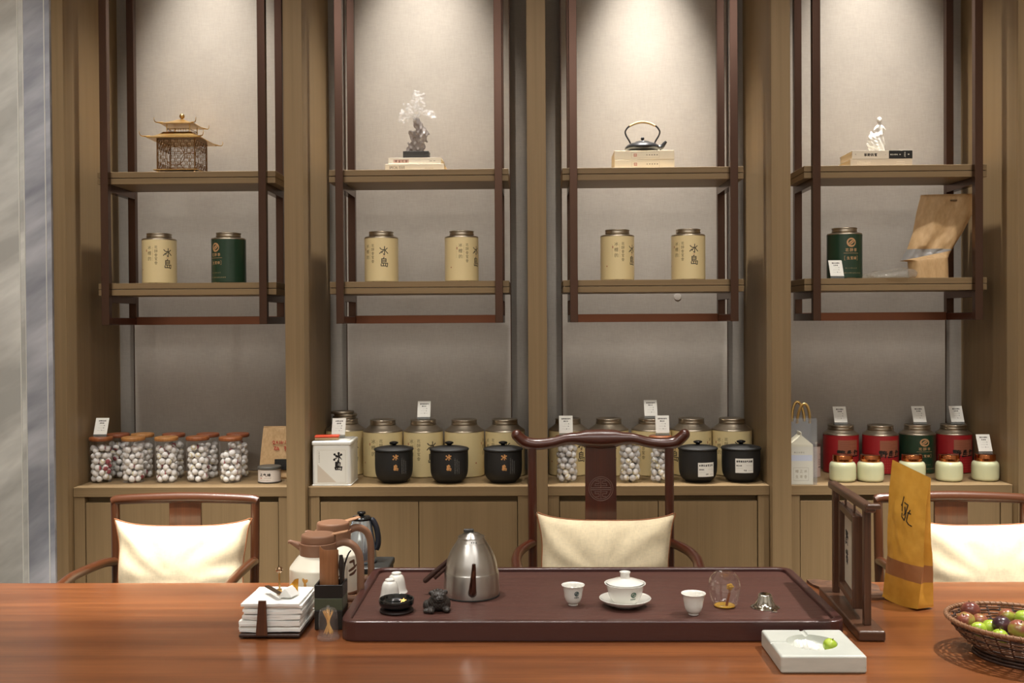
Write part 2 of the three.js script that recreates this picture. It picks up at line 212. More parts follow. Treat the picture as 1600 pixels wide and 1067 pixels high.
// ceiling-hung bronze frames with two double shelves each
BAY.forEach((b, i) => {
  const t = thing('hanging_shelf', 'ceiling-hung bronze frame with two taupe wood shelves in the ' + b.n, 'shelf', [b.f, 1.54, -0.29]);
  const W = 0.354, y0 = -1.54, P = 0.033;
  for (const [sx, z0] of [[-1, 0.133], [1, 0.133], [-1, -0.165], [1, -0.165]]) part('post', slab(sx > 0 ? W - P : -W, sx > 0 ? W : -W + P, 0, CEIL + y0, z0, z0 + 0.031, 0.0015), bronze, t);
  part('back_rail', slab(-W + P, W - P, 0, 0.036, -0.165, -0.134, 0.0015), bronzeRail, t);
  for (const s of [-1, 1]) for (const y of [0, 0.096, 0.57]) part('side_rail', slab(s > 0 ? W - P : -W, s > 0 ? W : -W + P, y, y + 0.032, -0.134, 0.133, 0.0015), bronze, t);
  const dx = b.s - b.f, S = 0.383;
  for (const top of [0.655, 0.179]) { part('shelf_board', slab(dx - S, dx + S, top - 0.025, top, -0.133, 0.132, 0.0015, true), veneer, t); part('shelf_board', slab(dx - S, dx + S, top - 0.0525, top - 0.0275, -0.133, 0.132, 0.0015, true), veneer, t); part('shelf_gap_strip', slab(dx - S + 0.006, dx + S - 0.006, top - 0.0275, top - 0.025, -0.127, 0.126, 0.0005), blackMatte, t); }
});

// low cupboards under the bays
const knobless = std([128, 108, 78], 0.6);
BAY.forEach((b) => {
  const t = thing('base_cabinet', 'taupe wood two-door base cabinet under the ' + b.n, 'cabinet', [(b.a + b.b) / 2, 0, -0.06]);
  const w = (b.b - b.a) / 2 - 0.001, st = 0.046;
  part('countertop', slab(-w, w, 0.82, 0.86, -0.474, 0.012, 0.0015, true), veneer, t);
  for (const s of [-1, 1]) part('stile', slab(s > 0 ? w - st : -w, s > 0 ? w : -w + st, 0, 0.8195, -0.45, 0.008, 0.0015), veneer, t);
  part('grip_recess', slab(-w + st, w - st, 0.0, 0.8195, -0.45, -0.03, 0.001), knobless, t);
  part('plinth', slab(-w + st, w - st, 0, 0.078, -0.03, -0.01, 0.001, true), veneer, t);
  for (const s of [-1, 1]) part('door', slab(s > 0 ? 0.0015 : -w + st + 0.003, s > 0 ? w - st - 0.003 : -0.0015, 0.082, 0.795, -0.028, 0.004, 0.0015), veneer, t);
});
single('adhesive_patch', lathe([[0, 0.0012], [0.0145, 0.0012], [0.0165, 0.0006], [0.017, 0]].reverse(), 28).rotateX(PI / 2), std([188, 181, 171], 0.75), 'small round adhesive patch stuck on the fabric below the tins of the iron teapot bay', 'patch', [0.673, 1.654, -0.535]);

// ---------------------------------------------------------------- lamps
const glowOf = (c, k) => new THREE.MeshStandardMaterial({ color: 0x111111, emissive: c, emissiveIntensity: k });
const trimMat = std([235, 232, 226], 0.5), canMat = std([40, 38, 36], 0.4);
SPOTS.forEach(([x, z, ax, ay, az, I, ang, pen, col, size, what]) => {
  const t = thing('ceiling_spot', 'small round ' + what, 'lamp', [x, CEIL, z]);
  part('trim_ring', lathe([[0.036, -0.002], [0.052, -0.002], [0.054, -0.008], [0.05, -0.012], [0.036, -0.012], [0.036, -0.002]], 32), trimMat, t);
  part('lamp_face', cyl(0.034, 0.034, 0.004, 0, -0.0055, 0, 24), glowOf(col, 12), t);
  const l = new THREE.SpotLight(col, I, 0, (ang * PI) / 180, pen, 2); l.name = 'spot_light'; l.position.set(x, CEIL - 0.02, z); l.target.position.set(ax, ay, az); l.castShadow = true; l.shadow.radius = size; l.shadow.mapSize.set(1024, 1024); l.shadow.bias = -0.0005; scene.add(l); scene.add(l.target); l.target.name = 'spot_target';
});
FILL_PANELS.forEach(([x, z, w, d, n], i) => {  // added fill lights out of view, only there to soften the lighting
  const t = thing('added_fill_panel', ['added unseen fill light panel on the marble wall side of the ceiling', 'added unseen fill light panel on the fruit basket side of the ceiling', 'larger added unseen fill light panel at the back of the room'][i], 'lamp', [x, CEIL, z]);
  part('frame', [box(w + 0.06, 0.03, 0.03, 0, -0.015, d / 2 + 0.015), box(w + 0.06, 0.03, 0.03, 0, -0.015, -d / 2 - 0.015), box(0.03, 0.03, d, w / 2 + 0.015, -0.015, 0), box(0.03, 0.03, d, -w / 2 - 0.015, -0.015, 0)], trimMat, t);
  part('diffuser', box(w, 0.01, d, 0, -0.012, 0, 0.001), glowOf(WHITE, 1.2), t);
  const l = new THREE.RectAreaLight(WHITE, n, w, d); l.name = 'added_fill_light'; l.position.set(x, CEIL - 0.03, z); l.rotation.x = -PI / 2; scene.add(l);
});

// ---------------------------------------------------------------- chairs and cushions
function seatAndLegs(t, w, d, mat) {
  part('seat', [box(w, 0.04, d, 0, 0.45, d / 2, 0.01), box(w - 0.06, 0.012, d - 0.06, 0, 0.4705, d / 2, 0.005)], mat, t);
  for (const s of [-1, 1]) for (const z of [0.02, d - 0.03]) part('leg', cyl(0.016, 0.018, 0.432, s * (w / 2 - 0.03), 0, z), mat, t);
  for (const z of [d - 0.03, 0.02]) part('apron', box(w - 0.1, 0.05, 0.016, 0, 0.405, z, 0.004), mat, t);
  part('stretcher', box(w - 0.08, 0.022, 0.03, 0, 0.11, d - 0.03, 0.004), mat, t); for (const s of [-1, 1]) part('stretcher', box(0.02, 0.022, d - 0.08, s * (w / 2 - 0.03), 0.15, d / 2, 0.004), mat, t);
}
function splat(w, y0, y1, z, mat, t) { const s = new THREE.Shape(); s.moveTo(-w / 2, y0); s.lineTo(w / 2, y0); s.lineTo(w / 2 - 0.003, y1); s.lineTo(-w / 2 + 0.003, y1); const g = new THREE.ExtrudeGeometry(s, { depth: 0.01, bevelEnabled: true, bevelSize: 0.002, bevelThickness: 0.002, bevelSegments: 2 }); return part('splat', uvBox(mv(g, 0, 0, z)), mat, t); }
function lowChair(label, x, z, turn = 0) {
  const t = thing('armchair', label, 'chair', [x, 0, z], turn, null), m = rosewood, H = 0.918, W = 0.25;
  seatAndLegs(t, 0.56, 0.48, m);
  for (const s of [-1, 1]) {
    part('back_post', tube([[s * 0.243, 0.47, 0.012], [s * 0.247, 0.7, 0.002], [s * W, H + 0.004, 0]], (u) => 0.0165 - 0.001 * u, 16, 14), m, t);
    part('armrest', tube([[s * 0.248, 0.703, 0.012], [s * 0.258, 0.716, 0.1], [s * 0.268, 0.722, 0.3], [s * 0.268, 0.71, 0.42]], (u) => 0.0155, 24, 14), m, t);
    part('arm_post', tube([[s * 0.25, 0.47, 0.4], [s * 0.262, 0.6, 0.41], [s * 0.267, 0.704, 0.412]], 0.013, 14, 12), m, t);
  }
  part('top_rail', tube([[-W - 0.008, H - 0.006, 0], [-W + 0.012, H + 0.002, 0], [-0.12, H + 0.007, -0.002], [0, H + 0.009, -0.004], [0.12, H + 0.007, -0.002], [W - 0.012, H + 0.002, 0], [W + 0.008, H - 0.006, 0]], (u) => 0.0172 + 0.002 * Math.sin(PI * u), 48, 16), m, t);
  splat(0.115, 0.47, H - 0.008, -0.008, m, t);
  return t;
}
lowChair('low-backed red-brown wooden armchair with a plain top rail beside the marble wall', -1.2325, 0.6);
lowChair('low-backed red-brown wooden armchair with a plain top rail behind the yellow paper bag', 1.4525, 0.62, -0.03);
{
  const t = thing('armchair', 'tall dark rosewood armchair with a curved yoke back and a carved round emblem', 'chair', [0.239, 0, 0.6]), m = darkRosewood, W = 0.2405;
  seatAndLegs(t, 0.58, 0.48, m);
  for (const s of [-1, 1]) {
    part('back_post', tube([[s * W, 0.47, 0.012], [s * W, 0.8, 0.004], [s * W, 1.112, 0]], 0.016, 20, 14), m, t);
    part('armrest', tube([[s * 0.243, 0.765, 0.01], [s * 0.262, 0.768, 0.07], [s * 0.287, 0.766, 0.16], [s * 0.295, 0.762, 0.26], [s * 0.29, 0.752, 0.36], [s * 0.3, 0.742, 0.44]], (u) => 0.0155 + 0.003 * u, 32, 14), m, t);
    part('arm_post', tube([[s * 0.262, 0.47, 0.4], [s * 0.285, 0.6, 0.41], [s * 0.291, 0.735, 0.4]], 0.013, 14, 12), m, t);
  }
  const Y = [[-0.294, 1.144], [-0.284, 1.134], [-0.262, 1.118], [-0.225, 1.112], [-0.17, 1.117], [-0.115, 1.13], [-0.06, 1.131], [0, 1.13]], R = [0.0195, 0.0215, 0.0205, 0.019, 0.0185, 0.0215, 0.0315, 0.0345];
  const pts = [...Y.map((p) => [p[0], p[1], 0]), ...Y.slice(0, -1).reverse().map((p) => [-p[0], p[1], 0])], rr = [...R, ...R.slice(0, -1).reverse()];
  part('yoke_rail', [ball(0.0195, -0.294, 1.144, 0, 18), ball(0.0195, 0.294, 1.144, 0, 18), tube(pts, (u) => { const k = u * (rr.length - 1), i = Math.min(rr.length - 2, Math.floor(k)), f = k - i, s = f * f * (3 - 2 * f); return lerp(rr[i], rr[i + 1], s); }, 90, 18, false, 1)], m, t);
  const sp = splat(0.11, 0.47, 1.108, -0.006, m, t), med = [], mm = std([112, 84, 76], 0.35), bar = (x, y, w, h) => med.push(box(w, h, 0.0024, x, y, 0, 0.0008));
  for (const r of [0.0345, 0.0295]) med.push(new THREE.TorusGeometry(r, 0.0011, 6, 48));
  bar(0, 0.003, 0.056, 0.0024); bar(0, -0.003, 0.056, 0.0024);
  for (const s of [-1, 1]) { bar(0, s * 0.016, 0.0022, 0.024); for (const k of [-1, 1]) { bar(k * 0.0105, s * 0.0085, 0.017, 0.0018); bar(k * 0.0105, s * 0.0145, 0.012, 0.0018); bar(k * 0.0048, s * 0.0185, 0.0018, 0.0095); bar(k * 0.0165, s * 0.0112, 0.0018, 0.0065); bar(k * 0.01, s * 0.0222, 0.0105, 0.0018); } }
  part('carved_emblem', mv(merge(med).scale(1.22, 1.22, 1), 0, 0.955, 0.0062), mm, sp);
}
function cushionGeo(w, h, th, seed) {
  const N = 44, M = 36, pos = [], uv = [], idx = [], edge = [];
  const P = (u, v) => { const ex = (w / 2) * u * (1 - 0.1 * (1 - Math.pow(Math.abs(v), 3))), ey = (h / 2) * v * (1 - 0.125 * (1 - Math.pow(Math.abs(u), 3.4))); return [ex + (fbm(u * 0.5 + 0.5, v * 0.5 + 0.5, 5, 5, seed, 2) - 0.5) * 0.008, ey]; };
  for (const s of [1, -1]) { const base = pos.length / 3; for (let j = 0; j <= M; j++) for (let i = 0; i <= N; i++) { const u = (i / N) * 2 - 1, v = (j / M) * 2 - 1, [x, y] = P(u, v); const q = Math.pow(Math.max(0, (1 - Math.pow(Math.abs(u), 2.4)) * (1 - Math.pow(Math.abs(v), 2.2))), 0.55); const a = Math.atan2(v, u), cr = Math.min(1, Math.hypot(u, v)); const fold = 0.011 * Math.sin(a * 11 + seed + 3 * fbm(u * 0.5 + 0.5, v * 0.5 + 0.5, 3, 3, seed + 4, 2)) * Math.pow(cr, 3) * q; pos.push(x, y, s * (th / 2) * q + s * fold + (fbm(u * 0.5 + 0.5, v * 0.5 + 0.5, 4, 4, seed + 9, 3) - 0.5) * 0.014 * q); uv.push(x, y); } for (let j = 0; j < M; j++) for (let i = 0; i < N; i++) { const a = base + j * (N + 1) + i, b = a + N + 1; s > 0 ? idx.push(a, a + 1, b, a + 1, b + 1, b) : idx.push(a, b, a + 1, a + 1, b, b + 1); } }
  for (let i = 0; i < N; i += 2) edge.push([(i / N) * 2 - 1, -1]); for (let j = 0; j < M; j += 2) edge.push([1, (j / M) * 2 - 1]); for (let i = N; i > 0; i -= 2) edge.push([(i / N) * 2 - 1, 1]); for (let j = M; j > 0; j -= 2) edge.push([-1, (j / M) * 2 - 1]);
  const g = new THREE.BufferGeometry(); g.setAttribute('position', new THREE.Float32BufferAttribute(pos, 3)); g.setAttribute('uv', new THREE.Float32BufferAttribute(uv, 2)); g.setIndex(idx); g.computeVertexNormals();
  return [g, tube(edge.map(([u, v]) => { const [x, y] = P(u, v); return [x, y, 0]; }), 0.0028, 160, 6, true)];
}
const cushionMat = std([255, 255, 255], 0.9, { map: dataTex(256, 256, linen([228, 212, 178], 0.05, 301, 64), [0.09, 0.09]), bumpMap: weaveBump, bumpScale: 0.0005, sheen: 0.3, sheenColor: rgb(240, 225, 190), sheenRoughness: 0.6 }), pipingMat = std([150, 96, 60], 0.7);
function cushion(label, x, y, z, w, h, seed, lean, turn = 0, tilt = 0) { const t = thing('cushion', label, 'cushion', [x, y, z], turn); t.rotation.order = 'YXZ'; t.rotation.x = -lean; t.rotation.z = tilt; const [g, e] = cushionGeo(w, h, 0.17, seed); part('cover', g, cushionMat, t); part('piping', e, pipingMat, t); }
cushion('cream cushion with brown piping on the low-backed armchair beside the marble wall', -1.208, 0.668, 0.722, 0.476, 0.41, 401, 0.12, 0, 0.004);
cushion('cream cushion with brown piping on the tall yoke-back armchair', 0.246, 0.678, 0.722, 0.476, 0.422, 411, 0.12, 0.02, -0.012);
cushion('cream cushion with brown piping on the low-backed armchair behind the yellow paper bag', 1.53, 0.668, 0.74, 0.476, 0.41, 421, 0.12, -0.02, 0.02);

// ---------------------------------------------------------------- table, tea tray
{
  const t = thing('tea_table', 'long polished red-brown wooden table under the tea tray', 'table', [0, 0, 1.76]);
  part('tabletop', uvBox(mv(new RoundedBoxGeometry(4.7, 0.045, 1.27, 4, 0.012), 0, 0.7375, 0), false, 0.37), tableWood, t);
  for (const s of [-1, 1]) { part('leg', slab(s * 2.1 - 0.05, s * 2.1 + 0.05, 0, 0.715, -0.5, 0.5, 0.006), tableWood, t); part('apron', slab(-2.05, 2.05, 0.635, 0.715, s * 0.46 - 0.012, s * 0.46 + 0.012, 0.004, true), tableWood, t); }
}
const TY = 0.76, FL = 0.8;   // table top, tray floor
{
  const X0 = -0.477, X1 = 0.762, Z0 = 1.148, Z1 = 1.707, cx = (X0 + X1) / 2, cz = (Z0 + Z1) / 2, w = (X1 - X0) / 2, d = (Z1 - Z0) / 2;
  const t = thing('tea_tray', 'large dark brown rectangular tea tray with a raised rim on the table', 'tray', [cx, TY, cz]);
  const rr = (S, w, d, r) => { S.moveTo(-w + r, -d); S.lineTo(w - r, -d); S.quadraticCurveTo(w, -d, w, -d + r); S.lineTo(w, d - r); S.quadraticCurveTo(w, d, w - r, d); S.lineTo(-w + r, d); S.quadraticCurveTo(-w, d, -w, d - r); S.lineTo(-w, -d + r); S.quadraticCurveTo(-w, -d, -w + r, -d); return S; };
  const S = rr(new THREE.Shape(), w - 0.004, d - 0.004, 0.045); S.holes.push(rr(new THREE.Path(), w - 0.018, d - 0.018, 0.032));
  part('rim', uvBox(mv(new THREE.ExtrudeGeometry(S, { depth: 0.042, bevelEnabled: true, bevelSize: 0.004, bevelThickness: 0.004, bevelSegments: 4, curveSegments: 10 }).rotateX(-PI / 2), 0, 0.004, 0)), trayRim, t);
  part('floor_panel', uvBox(mv(new THREE.ExtrudeGeometry(rr(new THREE.Shape(), w - 0.015, d - 0.015, 0.033), { depth: 0.036, bevelEnabled: false, curveSegments: 8 }).rotateX(-PI / 2), 0, 0.004, 0)), trayFloor, t);
}

// ---------------------------------------------------------------- shelf objects: heights of the two shelves and the counter
const S1 = 2.195, S2 = 1.719, CT = 0.86;

// tea canisters: body, shoulder, lid
function tinLabel(kind) {
  const [c, x] = canvas(1024, kind === 'tall' ? 380 : 420, { cream: '#e3cf9d', tall: '#dfcb98', green: '#1f3a28', red: '#a01c22' }[kind] );
  const H = c.height;
  if (kind === 'cream' || kind === 'tall') {
    const d = '#3d352a', m = '#8d7c58';
    for (const o of [181, -331, 693]) {
      glyph(x, 'ice', o + 284, H * 0.2, 94, 8, d); glyph(x, 'island', o + 282, H * 0.46, 98, 8, d);
      x.fillStyle = '#b8705a'; x.globalAlpha = 0.7; for (let i = 0; i < 3; i++) x.fillRect(o + 322 + i * 8, H * 0.41, 3, 18); x.globalAlpha = 1;
      column(x, ['flower', 'drunk', 'scent', 'honey', 'scent'], o + 206, H * 0.15, 32, 38, 3.2, m); column(x, ['ice', 'sugar', 'of'], o + 138, H * 0.15, 40, 54, 4, m);
      for (let i = 0; i < 9; i++) { x.fillStyle = i === 4 ? '#b06a50' : '#b8a878'; x.fillRect(o + 188, H * 0.19 + i * 15, 4, 9); x.fillRect(o + 116, H * 0.2 + i * 14, 3, 8); }
      x.fillStyle = '#a8503c'; x.fillRect(o + 120, H * 0.24, 8, 22); x.beginPath(); x.arc(o + 60, H * 0.7, 6, 0, 7); x.fill();
    }
  } else if (kind === 'green') {
    const g = '#c39468'; emblem(x, 512, H * 0.2, 44, g, '#1f3a28'); row(x, ['flower', 'drunk', 'tea'], 455, H * 0.33, 34, 40, 3.6, g); x.fillStyle = g; x.fillRect(440, H * 0.44, 146, 3);
    glyph(x, 'born', 468, H * 0.52, 30, 3.6, g); glyph(x, 'honey', 500, H * 0.52, 30, 3.6, g); glyph(x, 'green', 532, H * 0.52, 30, 3.6, g); x.strokeStyle = g; x.lineWidth = 3; for (const s of [-1, 1]) { x.beginPath(); x.moveTo(512 + s * 56, H * 0.51); x.lineTo(512 + s * 64, H * 0.51); x.lineTo(512 + s * 64, H * 0.6); x.lineTo(512 + s * 56, H * 0.6); x.stroke(); }
    row(x, some(7, 2), 455, H * 0.77, 13, 17, 1.4, '#8f7a58'); row(x, some(13, 4), 415, H * 0.88, 12, 16, 1.4, '#a88a64');
  } else {
    x.fillStyle = '#9a5c44'; x.fillRect(420, H * 0.13, 200, H * 0.42); x.fillStyle = '#7c4634'; for (let i = 0; i < 7; i++) x.fillRect(440, H * 0.19 + i * 20, i % 2 ? 150 : 90, 3);
    glyph(x, 'wild', 410, H * 0.4, 82, 11, '#17100e', true); glyph(x, 'born', 494, H * 0.41, 74, 11, '#17100e', true); glyph(x, 'red', 566, H * 0.4, 78, 11, '#17100e', true);
    for (let r = 0; r < 5; r++) row(x, some(8, r), 440, H * 0.64 + r * 28, 13, 21, 1.4, '#c0583c');
  }
  return printed(c, kind === 'green' ? 0.32 : kind === 'red' ? 0.5 : 0.4, { clearcoat: 0.25, clearcoatRoughness: 0.2 });
}
const LBL = {}; for (const k of ['cream', 'tall', 'green', 'red']) LBL[k] = tinLabel(k);
function makeTin(name, kind, r, hb, hs, h, rl, label, group) {
  const t = thing(name, label, 'tea tin', [0, 0, 0], 0, group);
  const b = [[0, 0.001], [r - 0.004, 0.001], [r - 0.001, 0.003], [r, 0.005]], g = lathe(b, 48).rotateY(PI), side = new THREE.CylinderGeometry(r, r, hb - 0.005, 64, 1, true).rotateY(PI).translate(0, (hb + 0.005) / 2, 0), top = lathe([[r, hb], [r - 0.003, hb + 0.002]], 48);
  part('body', merge([side, g, top]), LBL[kind], t);
  part('shoulder', lathe([[r + 0.0004, hb - 0.002], [r + 0.0004, hb + 0.001], [r - 0.002, hb + 0.004], ...smooth([[r - 0.006, hb + 0.006], [lerp(r, rl, 0.55), lerp(hb, hs, 0.55)], [rl + 0.003, hs - 0.002], [rl - 0.002, hs + 0.002]], 10)], 48), tinMetal, t);
  part('lid', lathe([[rl - 0.003, hs - 0.003], [rl, hs], [rl, hs + 0.004], [rl + 0.0022, hs + 0.006], [rl, hs + 0.008], [rl - 0.0008, h - 0.006], [rl + 0.0016, h - 0.004], [rl, h - 0.0005], [rl - 0.005, h], [rl - 0.008, h - 0.0025], [0, h - 0.0025]], 48), tinMetal, t);
  return t;
}
const smallTin = makeTin('tea_tin', 'cream', 0.0735, 0.193, 0.201, 0.222, 0.0525, '');
smallTin.position.set(-1.637, S2, -0.28); smallTin.rotation.y = 0.82; smallTin.userData.label = 'cream tea tin with dark vertical writing below the brass pagoda, beside a green tin';
copy(smallTin, 'cream tea tin below the glass tree with big dark characters facing the room', [-0.657, S2, -0.28], 0.28);
copy(smallTin, 'cream tea tin below the glass tree with small writing columns facing the room', [-0.305, S2, -0.28], 1.06);
copy(smallTin, 'cream tea tin below the iron teapot, big characters turned aside towards its neighbour', [0.375, S2, -0.28], 0.92);
copy(smallTin, 'cream tea tin below the iron teapot with its big characters facing the room', [0.683, S2, -0.28], 0.19);
const greenTin = makeTin('tea_tin', 'green', 0.0745, 0.193, 0.201, 0.222, 0.0525, 'dark green tea tin with a gold round leaf emblem below the brass pagoda');
greenTin.position.set(-1.33, S2, -0.28); greenTin.rotation.y = -0.55;
copy(greenTin, 'dark green tea tin with a price card before it, beside the slumped kraft bag', [1.36, S2, -0.28], 0.1);
const bigTin = makeTin('tea_tin', 'tall', 0.0885, 0.2, 0.226, 0.25, 0.0565, 'large cream tea tin with flat grey lids stacked on it, behind the white square tin');
bigTin.position.set(-0.849, CT, -0.43); bigTin.rotation.y = 0.6;
const TINPOS = [[-0.67, -0.372, 0.71, 'large cream tea tin behind the black jar next to the white square tin'], [-0.488, -0.368, 0.53, 'large cream tea tin with a price card on its lid behind the gold-lettered jars'], [-0.304, -0.364, -0.8, 'large cream tea tin showing a blank side between two of the gold-lettered jars'], [-0.123, -0.372, 0.05, 'large cream tea tin behind the gold-lettered jar closest to the yoke rail end'], [0.16, -0.392, 0.67, 'large cream tea tin behind the tea ball jar beside the narrow divider'], [0.342, -0.389, 0.05, 'large cream tea tin showing over the middle of the yoke rail'], [0.531, -0.384, 0.15, 'large cream tea tin with a price card, behind the pair of tea ball jars'], [0.709, -0.379, -1.1, 'large cream tea tin behind the black jar with a tilted white label'], [0.888, -0.375, 0.2, 'large cream tea tin behind the black jar nearest the clear gift bag']];
for (const [x, z, a, l] of TINPOS) copy(bigTin, l, [x, CT, z], a);
const redTin = makeTin('tea_tin', 'red', 0.0775, 0.172, 0.19, 0.213, 0.0555, 'red tea tin with a copper label and black brush writing, nearest the clear gift bag');
redTin.position.set(1.387, CT, -0.429); redTin.rotation.y = 0.12;
copy(redTin, 'red tea tin without a price card, between a red tin and the green tin', [1.556, CT, -0.407], 0.22);
copy(redTin, 'red tea tin with a copper label and a price card, beyond the green tin', [1.89, CT, -0.43], 0.2);
const bigGreen = makeTin('tea_tin', 'green', 0.0785, 0.172, 0.19, 0.213, 0.0555, 'dark green tea tin with a gold leaf emblem standing on the counter between red tins');
bigGreen.position.set(1.729, CT, -0.43); bigGreen.rotation.y = 0.05;
// flat grey lids stacked on the first large tin
for (let i = 0; i < 3; i++) single('tin_lid', lathe([[0, 0], [0.05, 0], [0.052, 0.002], [0.052, 0.009], [0.05, 0.011], [0.046, 0.0105], [0.044, 0.0085], [0, 0.0085]], 40), tinMetal, ['flat grey metal lid lowest in the stack on the large cream tin', 'flat grey metal lid in the middle of the stack on the large cream tin', 'flat grey metal lid topmost in the stack on the large cream tin'][i], 'lid', [-0.853 + [0, 0.006, -0.008][i], CT + 0.2505 + i * 0.0115, -0.43 + [0, 0.003, 0.004][i]], 0, 'lids stacked on the large cream tin');

// ---------------------------------------------------------------- glass jars of wrapped tea balls
const lidWood = [0, 1, 2].map((i) => std([255, 255, 255], 0.45, { map: dataTex(128, 256, grain([[120, 66, 36], [150, 96, 50], [112, 60, 38]][i], [[172, 106, 62], [204, 148, 88], [158, 92, 58]][i], 500 + i), [0.12, 0.3]) }));
const JAR = { bottom: 0.004, wall: 0.047, lid: 0.178 };
function makeJar(label, m, r = 0.047) {
  const t = thing('glass_jar', label, 'jar', [0, 0, 0]);
  part('glass_body', lathe([[0, 0.0008], [r - 0.004, 0.0008], [r - 0.001, 0.003], [r, 0.008], [r, 0.172], [r - 0.002, 0.179]], 40), pane, t);
  part('lid', uvBox(lathe([[0, 0.1795], [r - 0.001, 0.1795], [r + 0.002, 0.181], [r + 0.003, 0.185], [r + 0.003, 0.192], [r + 0.001, 0.1955], [r - 0.002, 0.1965], [0, 0.1965]], 40)), m, t);
  return t;
}
const jarProto = makeJar('', lidWood[0]);
const ordinal = ['first', 'second', 'third', 'fourth', 'fifth'];
const JARS = [[-1.872, -0.204], [-1.73, -0.2], [-1.585, -0.198], [-1.452, -0.207], [-1.303, -0.19]].map((p, i) => ({ p, front: true, fill: [6, 6, 6, 6, 5][i], s: ordinal[i] + ' front jar from the marble wall', l: 'wooden-lidded glass jar of tea balls, ' + ordinal[i] + ' of the front row from the marble wall', m: [0, 1, 1, 0, 0][i] }))
  .concat([[-1.85, -0.335], [-1.742, -0.338], [-1.6, -0.333], [-1.446, -0.331], [-1.311, -0.328]].map((p, i) => ({ p, front: false, fill: 6, s: ordinal[i] + ' back jar from the marble wall', l: 'wooden-lidded glass jar of tea balls, ' + ordinal[i] + ' of the back row from the marble wall', m: [2, 1, 2, 2, 2][i] })))
  .concat([[0.147, -0.176], [0.415, -0.169], [0.545, -0.166]].map((p, i) => ({ p, front: true, fill: 6, chair: true, s: ['jar beside the narrow divider', 'jar next to the yoke-back chair splat', 'jar half behind the yoke-back chair post'][i], l: ['glass jar of tea balls with a price card beside the narrow divider', 'glass jar of tea balls without a card next to the yoke-back chair splat', 'glass jar of tea balls with a price card half behind the yoke-back chair post'][i], m: 0 })));
// a paper-wrapped ball: lumpy sphere with a twist of paper; a few carry a red or yellow print
function ballGeo(kind, seed) {
  const g = mergeVertices(new THREE.IcosahedronGeometry(0.0132, 3).deleteAttribute('uv').deleteAttribute('normal')), p = g.attributes.position, col = new Float32Array(p.count * 3), v = V3();
  for (let i = 0; i < p.count; i++) { v.fromBufferAttribute(p, i); const n = v.clone().normalize(), a = Math.atan2(n.z, n.x), up = clamp((n.y - 0.55) / 0.45, 0, 1); const k = 1 - 0.05 * fbm(a / 6.2832 + 0.5, n.y * 0.5 + 0.5, 6, 6, seed, 2) + 0.05 * Math.sin(a * 7 + seed) * up * (1 - up) * 3 + 0.16 * Math.pow(up, 4); p.setXYZ(i, v.x * k, v.y * k, v.z * k); let c = [0.88, 0.865, 0.84]; if (kind === 1 && n.z > 0.62) c = [0.42, 0.1, 0.12]; if (kind === 2 && n.y > 0.6 && n.y < 0.82) c = [0.62, 0.52, 0.2]; if (kind === 3) c = [0.66, 0.645, 0.63]; col.set(c, i * 3); }
  g.setAttribute('color', new THREE.BufferAttribute(col, 3)); g.computeVertexNormals(); return g;
}
const BALLS = [0, 1, 2, 0, 3].map((k, i) => ballGeo(k, 600 + i)), ballMat = new THREE.MeshPhysicalMaterial({ color: 0xffffff, vertexColors: true, roughness: 0.72 });
const restBalls = []; let shownBalls = 0;
JARS.forEach((J, ji) => {
  const t = ji ? copy(jarProto, J.l, [J.p[0], CT, J.p[1]], rnd(0, 6)) : jarProto; if (!ji) { t.position.set(J.p[0], CT, J.p[1]); t.userData.label = J.l; }
  if (J.m) { const l = t.children.find((c) => c.name === 'lid'); l.material = lidWood[J.m]; }
  const group = 'wrapped tea balls in the ' + J.s, LAYER = ['lowest', 'second', 'third', 'fourth', 'fifth', 'sixth'];
  const R = 0.0318, cam = Math.atan2(-J.p[0], 4.2 - J.p[1]);
  for (let L = 0; L < J.fill; L++) {
    const n = 7, y = CT + 0.0182 + L * 0.0241, a0 = L * 0.45 + ji;
    for (let k = 0; k <= n; k++) {
      const core = k === n, a = a0 + (k / n) * PI * 2 + rnd(-0.1, 0.1), rr = R - rnd(0, 0.003), x = J.p[0] + (core ? 0 : rr * Math.sin(a)), z = J.p[1] + (core ? 0 : rr * Math.cos(a));
      const yy = y + (core ? 0.004 : k % 2 ? 0.0045 : -0.001) + rnd(-0.0025, 0.0025) + (L === J.fill - 1 ? rnd(-0.003, 0.009) : 0); let da = Math.abs((((a - cam) % (PI * 2)) + PI * 3) % (PI * 2) - PI);
      const visible = !core && (J.front ? da < 1.75 : Math.sin(a) > 0.55 && da < 1.9);
      const kind = J.chair ? [4, 2, 4, 2, 4][(k + L) % 5] : rnd() < 0.27 ? 1 : rnd() < 0.3 ? 2 : rnd() < 0.5 ? 0 : 3, q = new THREE.Euler(rnd(-1.2, 1.2), rnd(-0.9, 0.9) + (kind === 1 ? cam : rnd(0, 5)), rnd(-2.5, 2.5));
      if (visible && shownBalls < 300) { const m = single('wrapped_tea_ball', BALLS[kind], ballMat, (kind === 1 ? 'red-printed ' : kind === 2 ? 'yellow-tied ' : 'white ') + 'wrapped tea ball, ' + LAYER[L] + ' layer, ' + J.s, 'tea ball', [x, yy, z], 0, group); m.rotation.copy(q); m.scale.setScalar(rnd(0.95, 1.13)); if (kind === 1) m.rotation.set(rnd(-0.5, 0.5), cam + rnd(-0.5, 0.5) + (a - cam) * 0.3, 0); shownBalls++; }
      else restBalls.push(BALLS[kind].clone().applyMatrix4(new THREE.Matrix4().makeRotationFromEuler(q)).translate(x, yy, z));
    }
  }
});
{ const g = mergeGeometries(restBalls), m = part(numbered('tea_balls'), g, ballMat, scene); tag(m, 'white paper-wrapped tea balls filling the back and middle of the glass jars', 'tea balls', null, 'stuff'); }

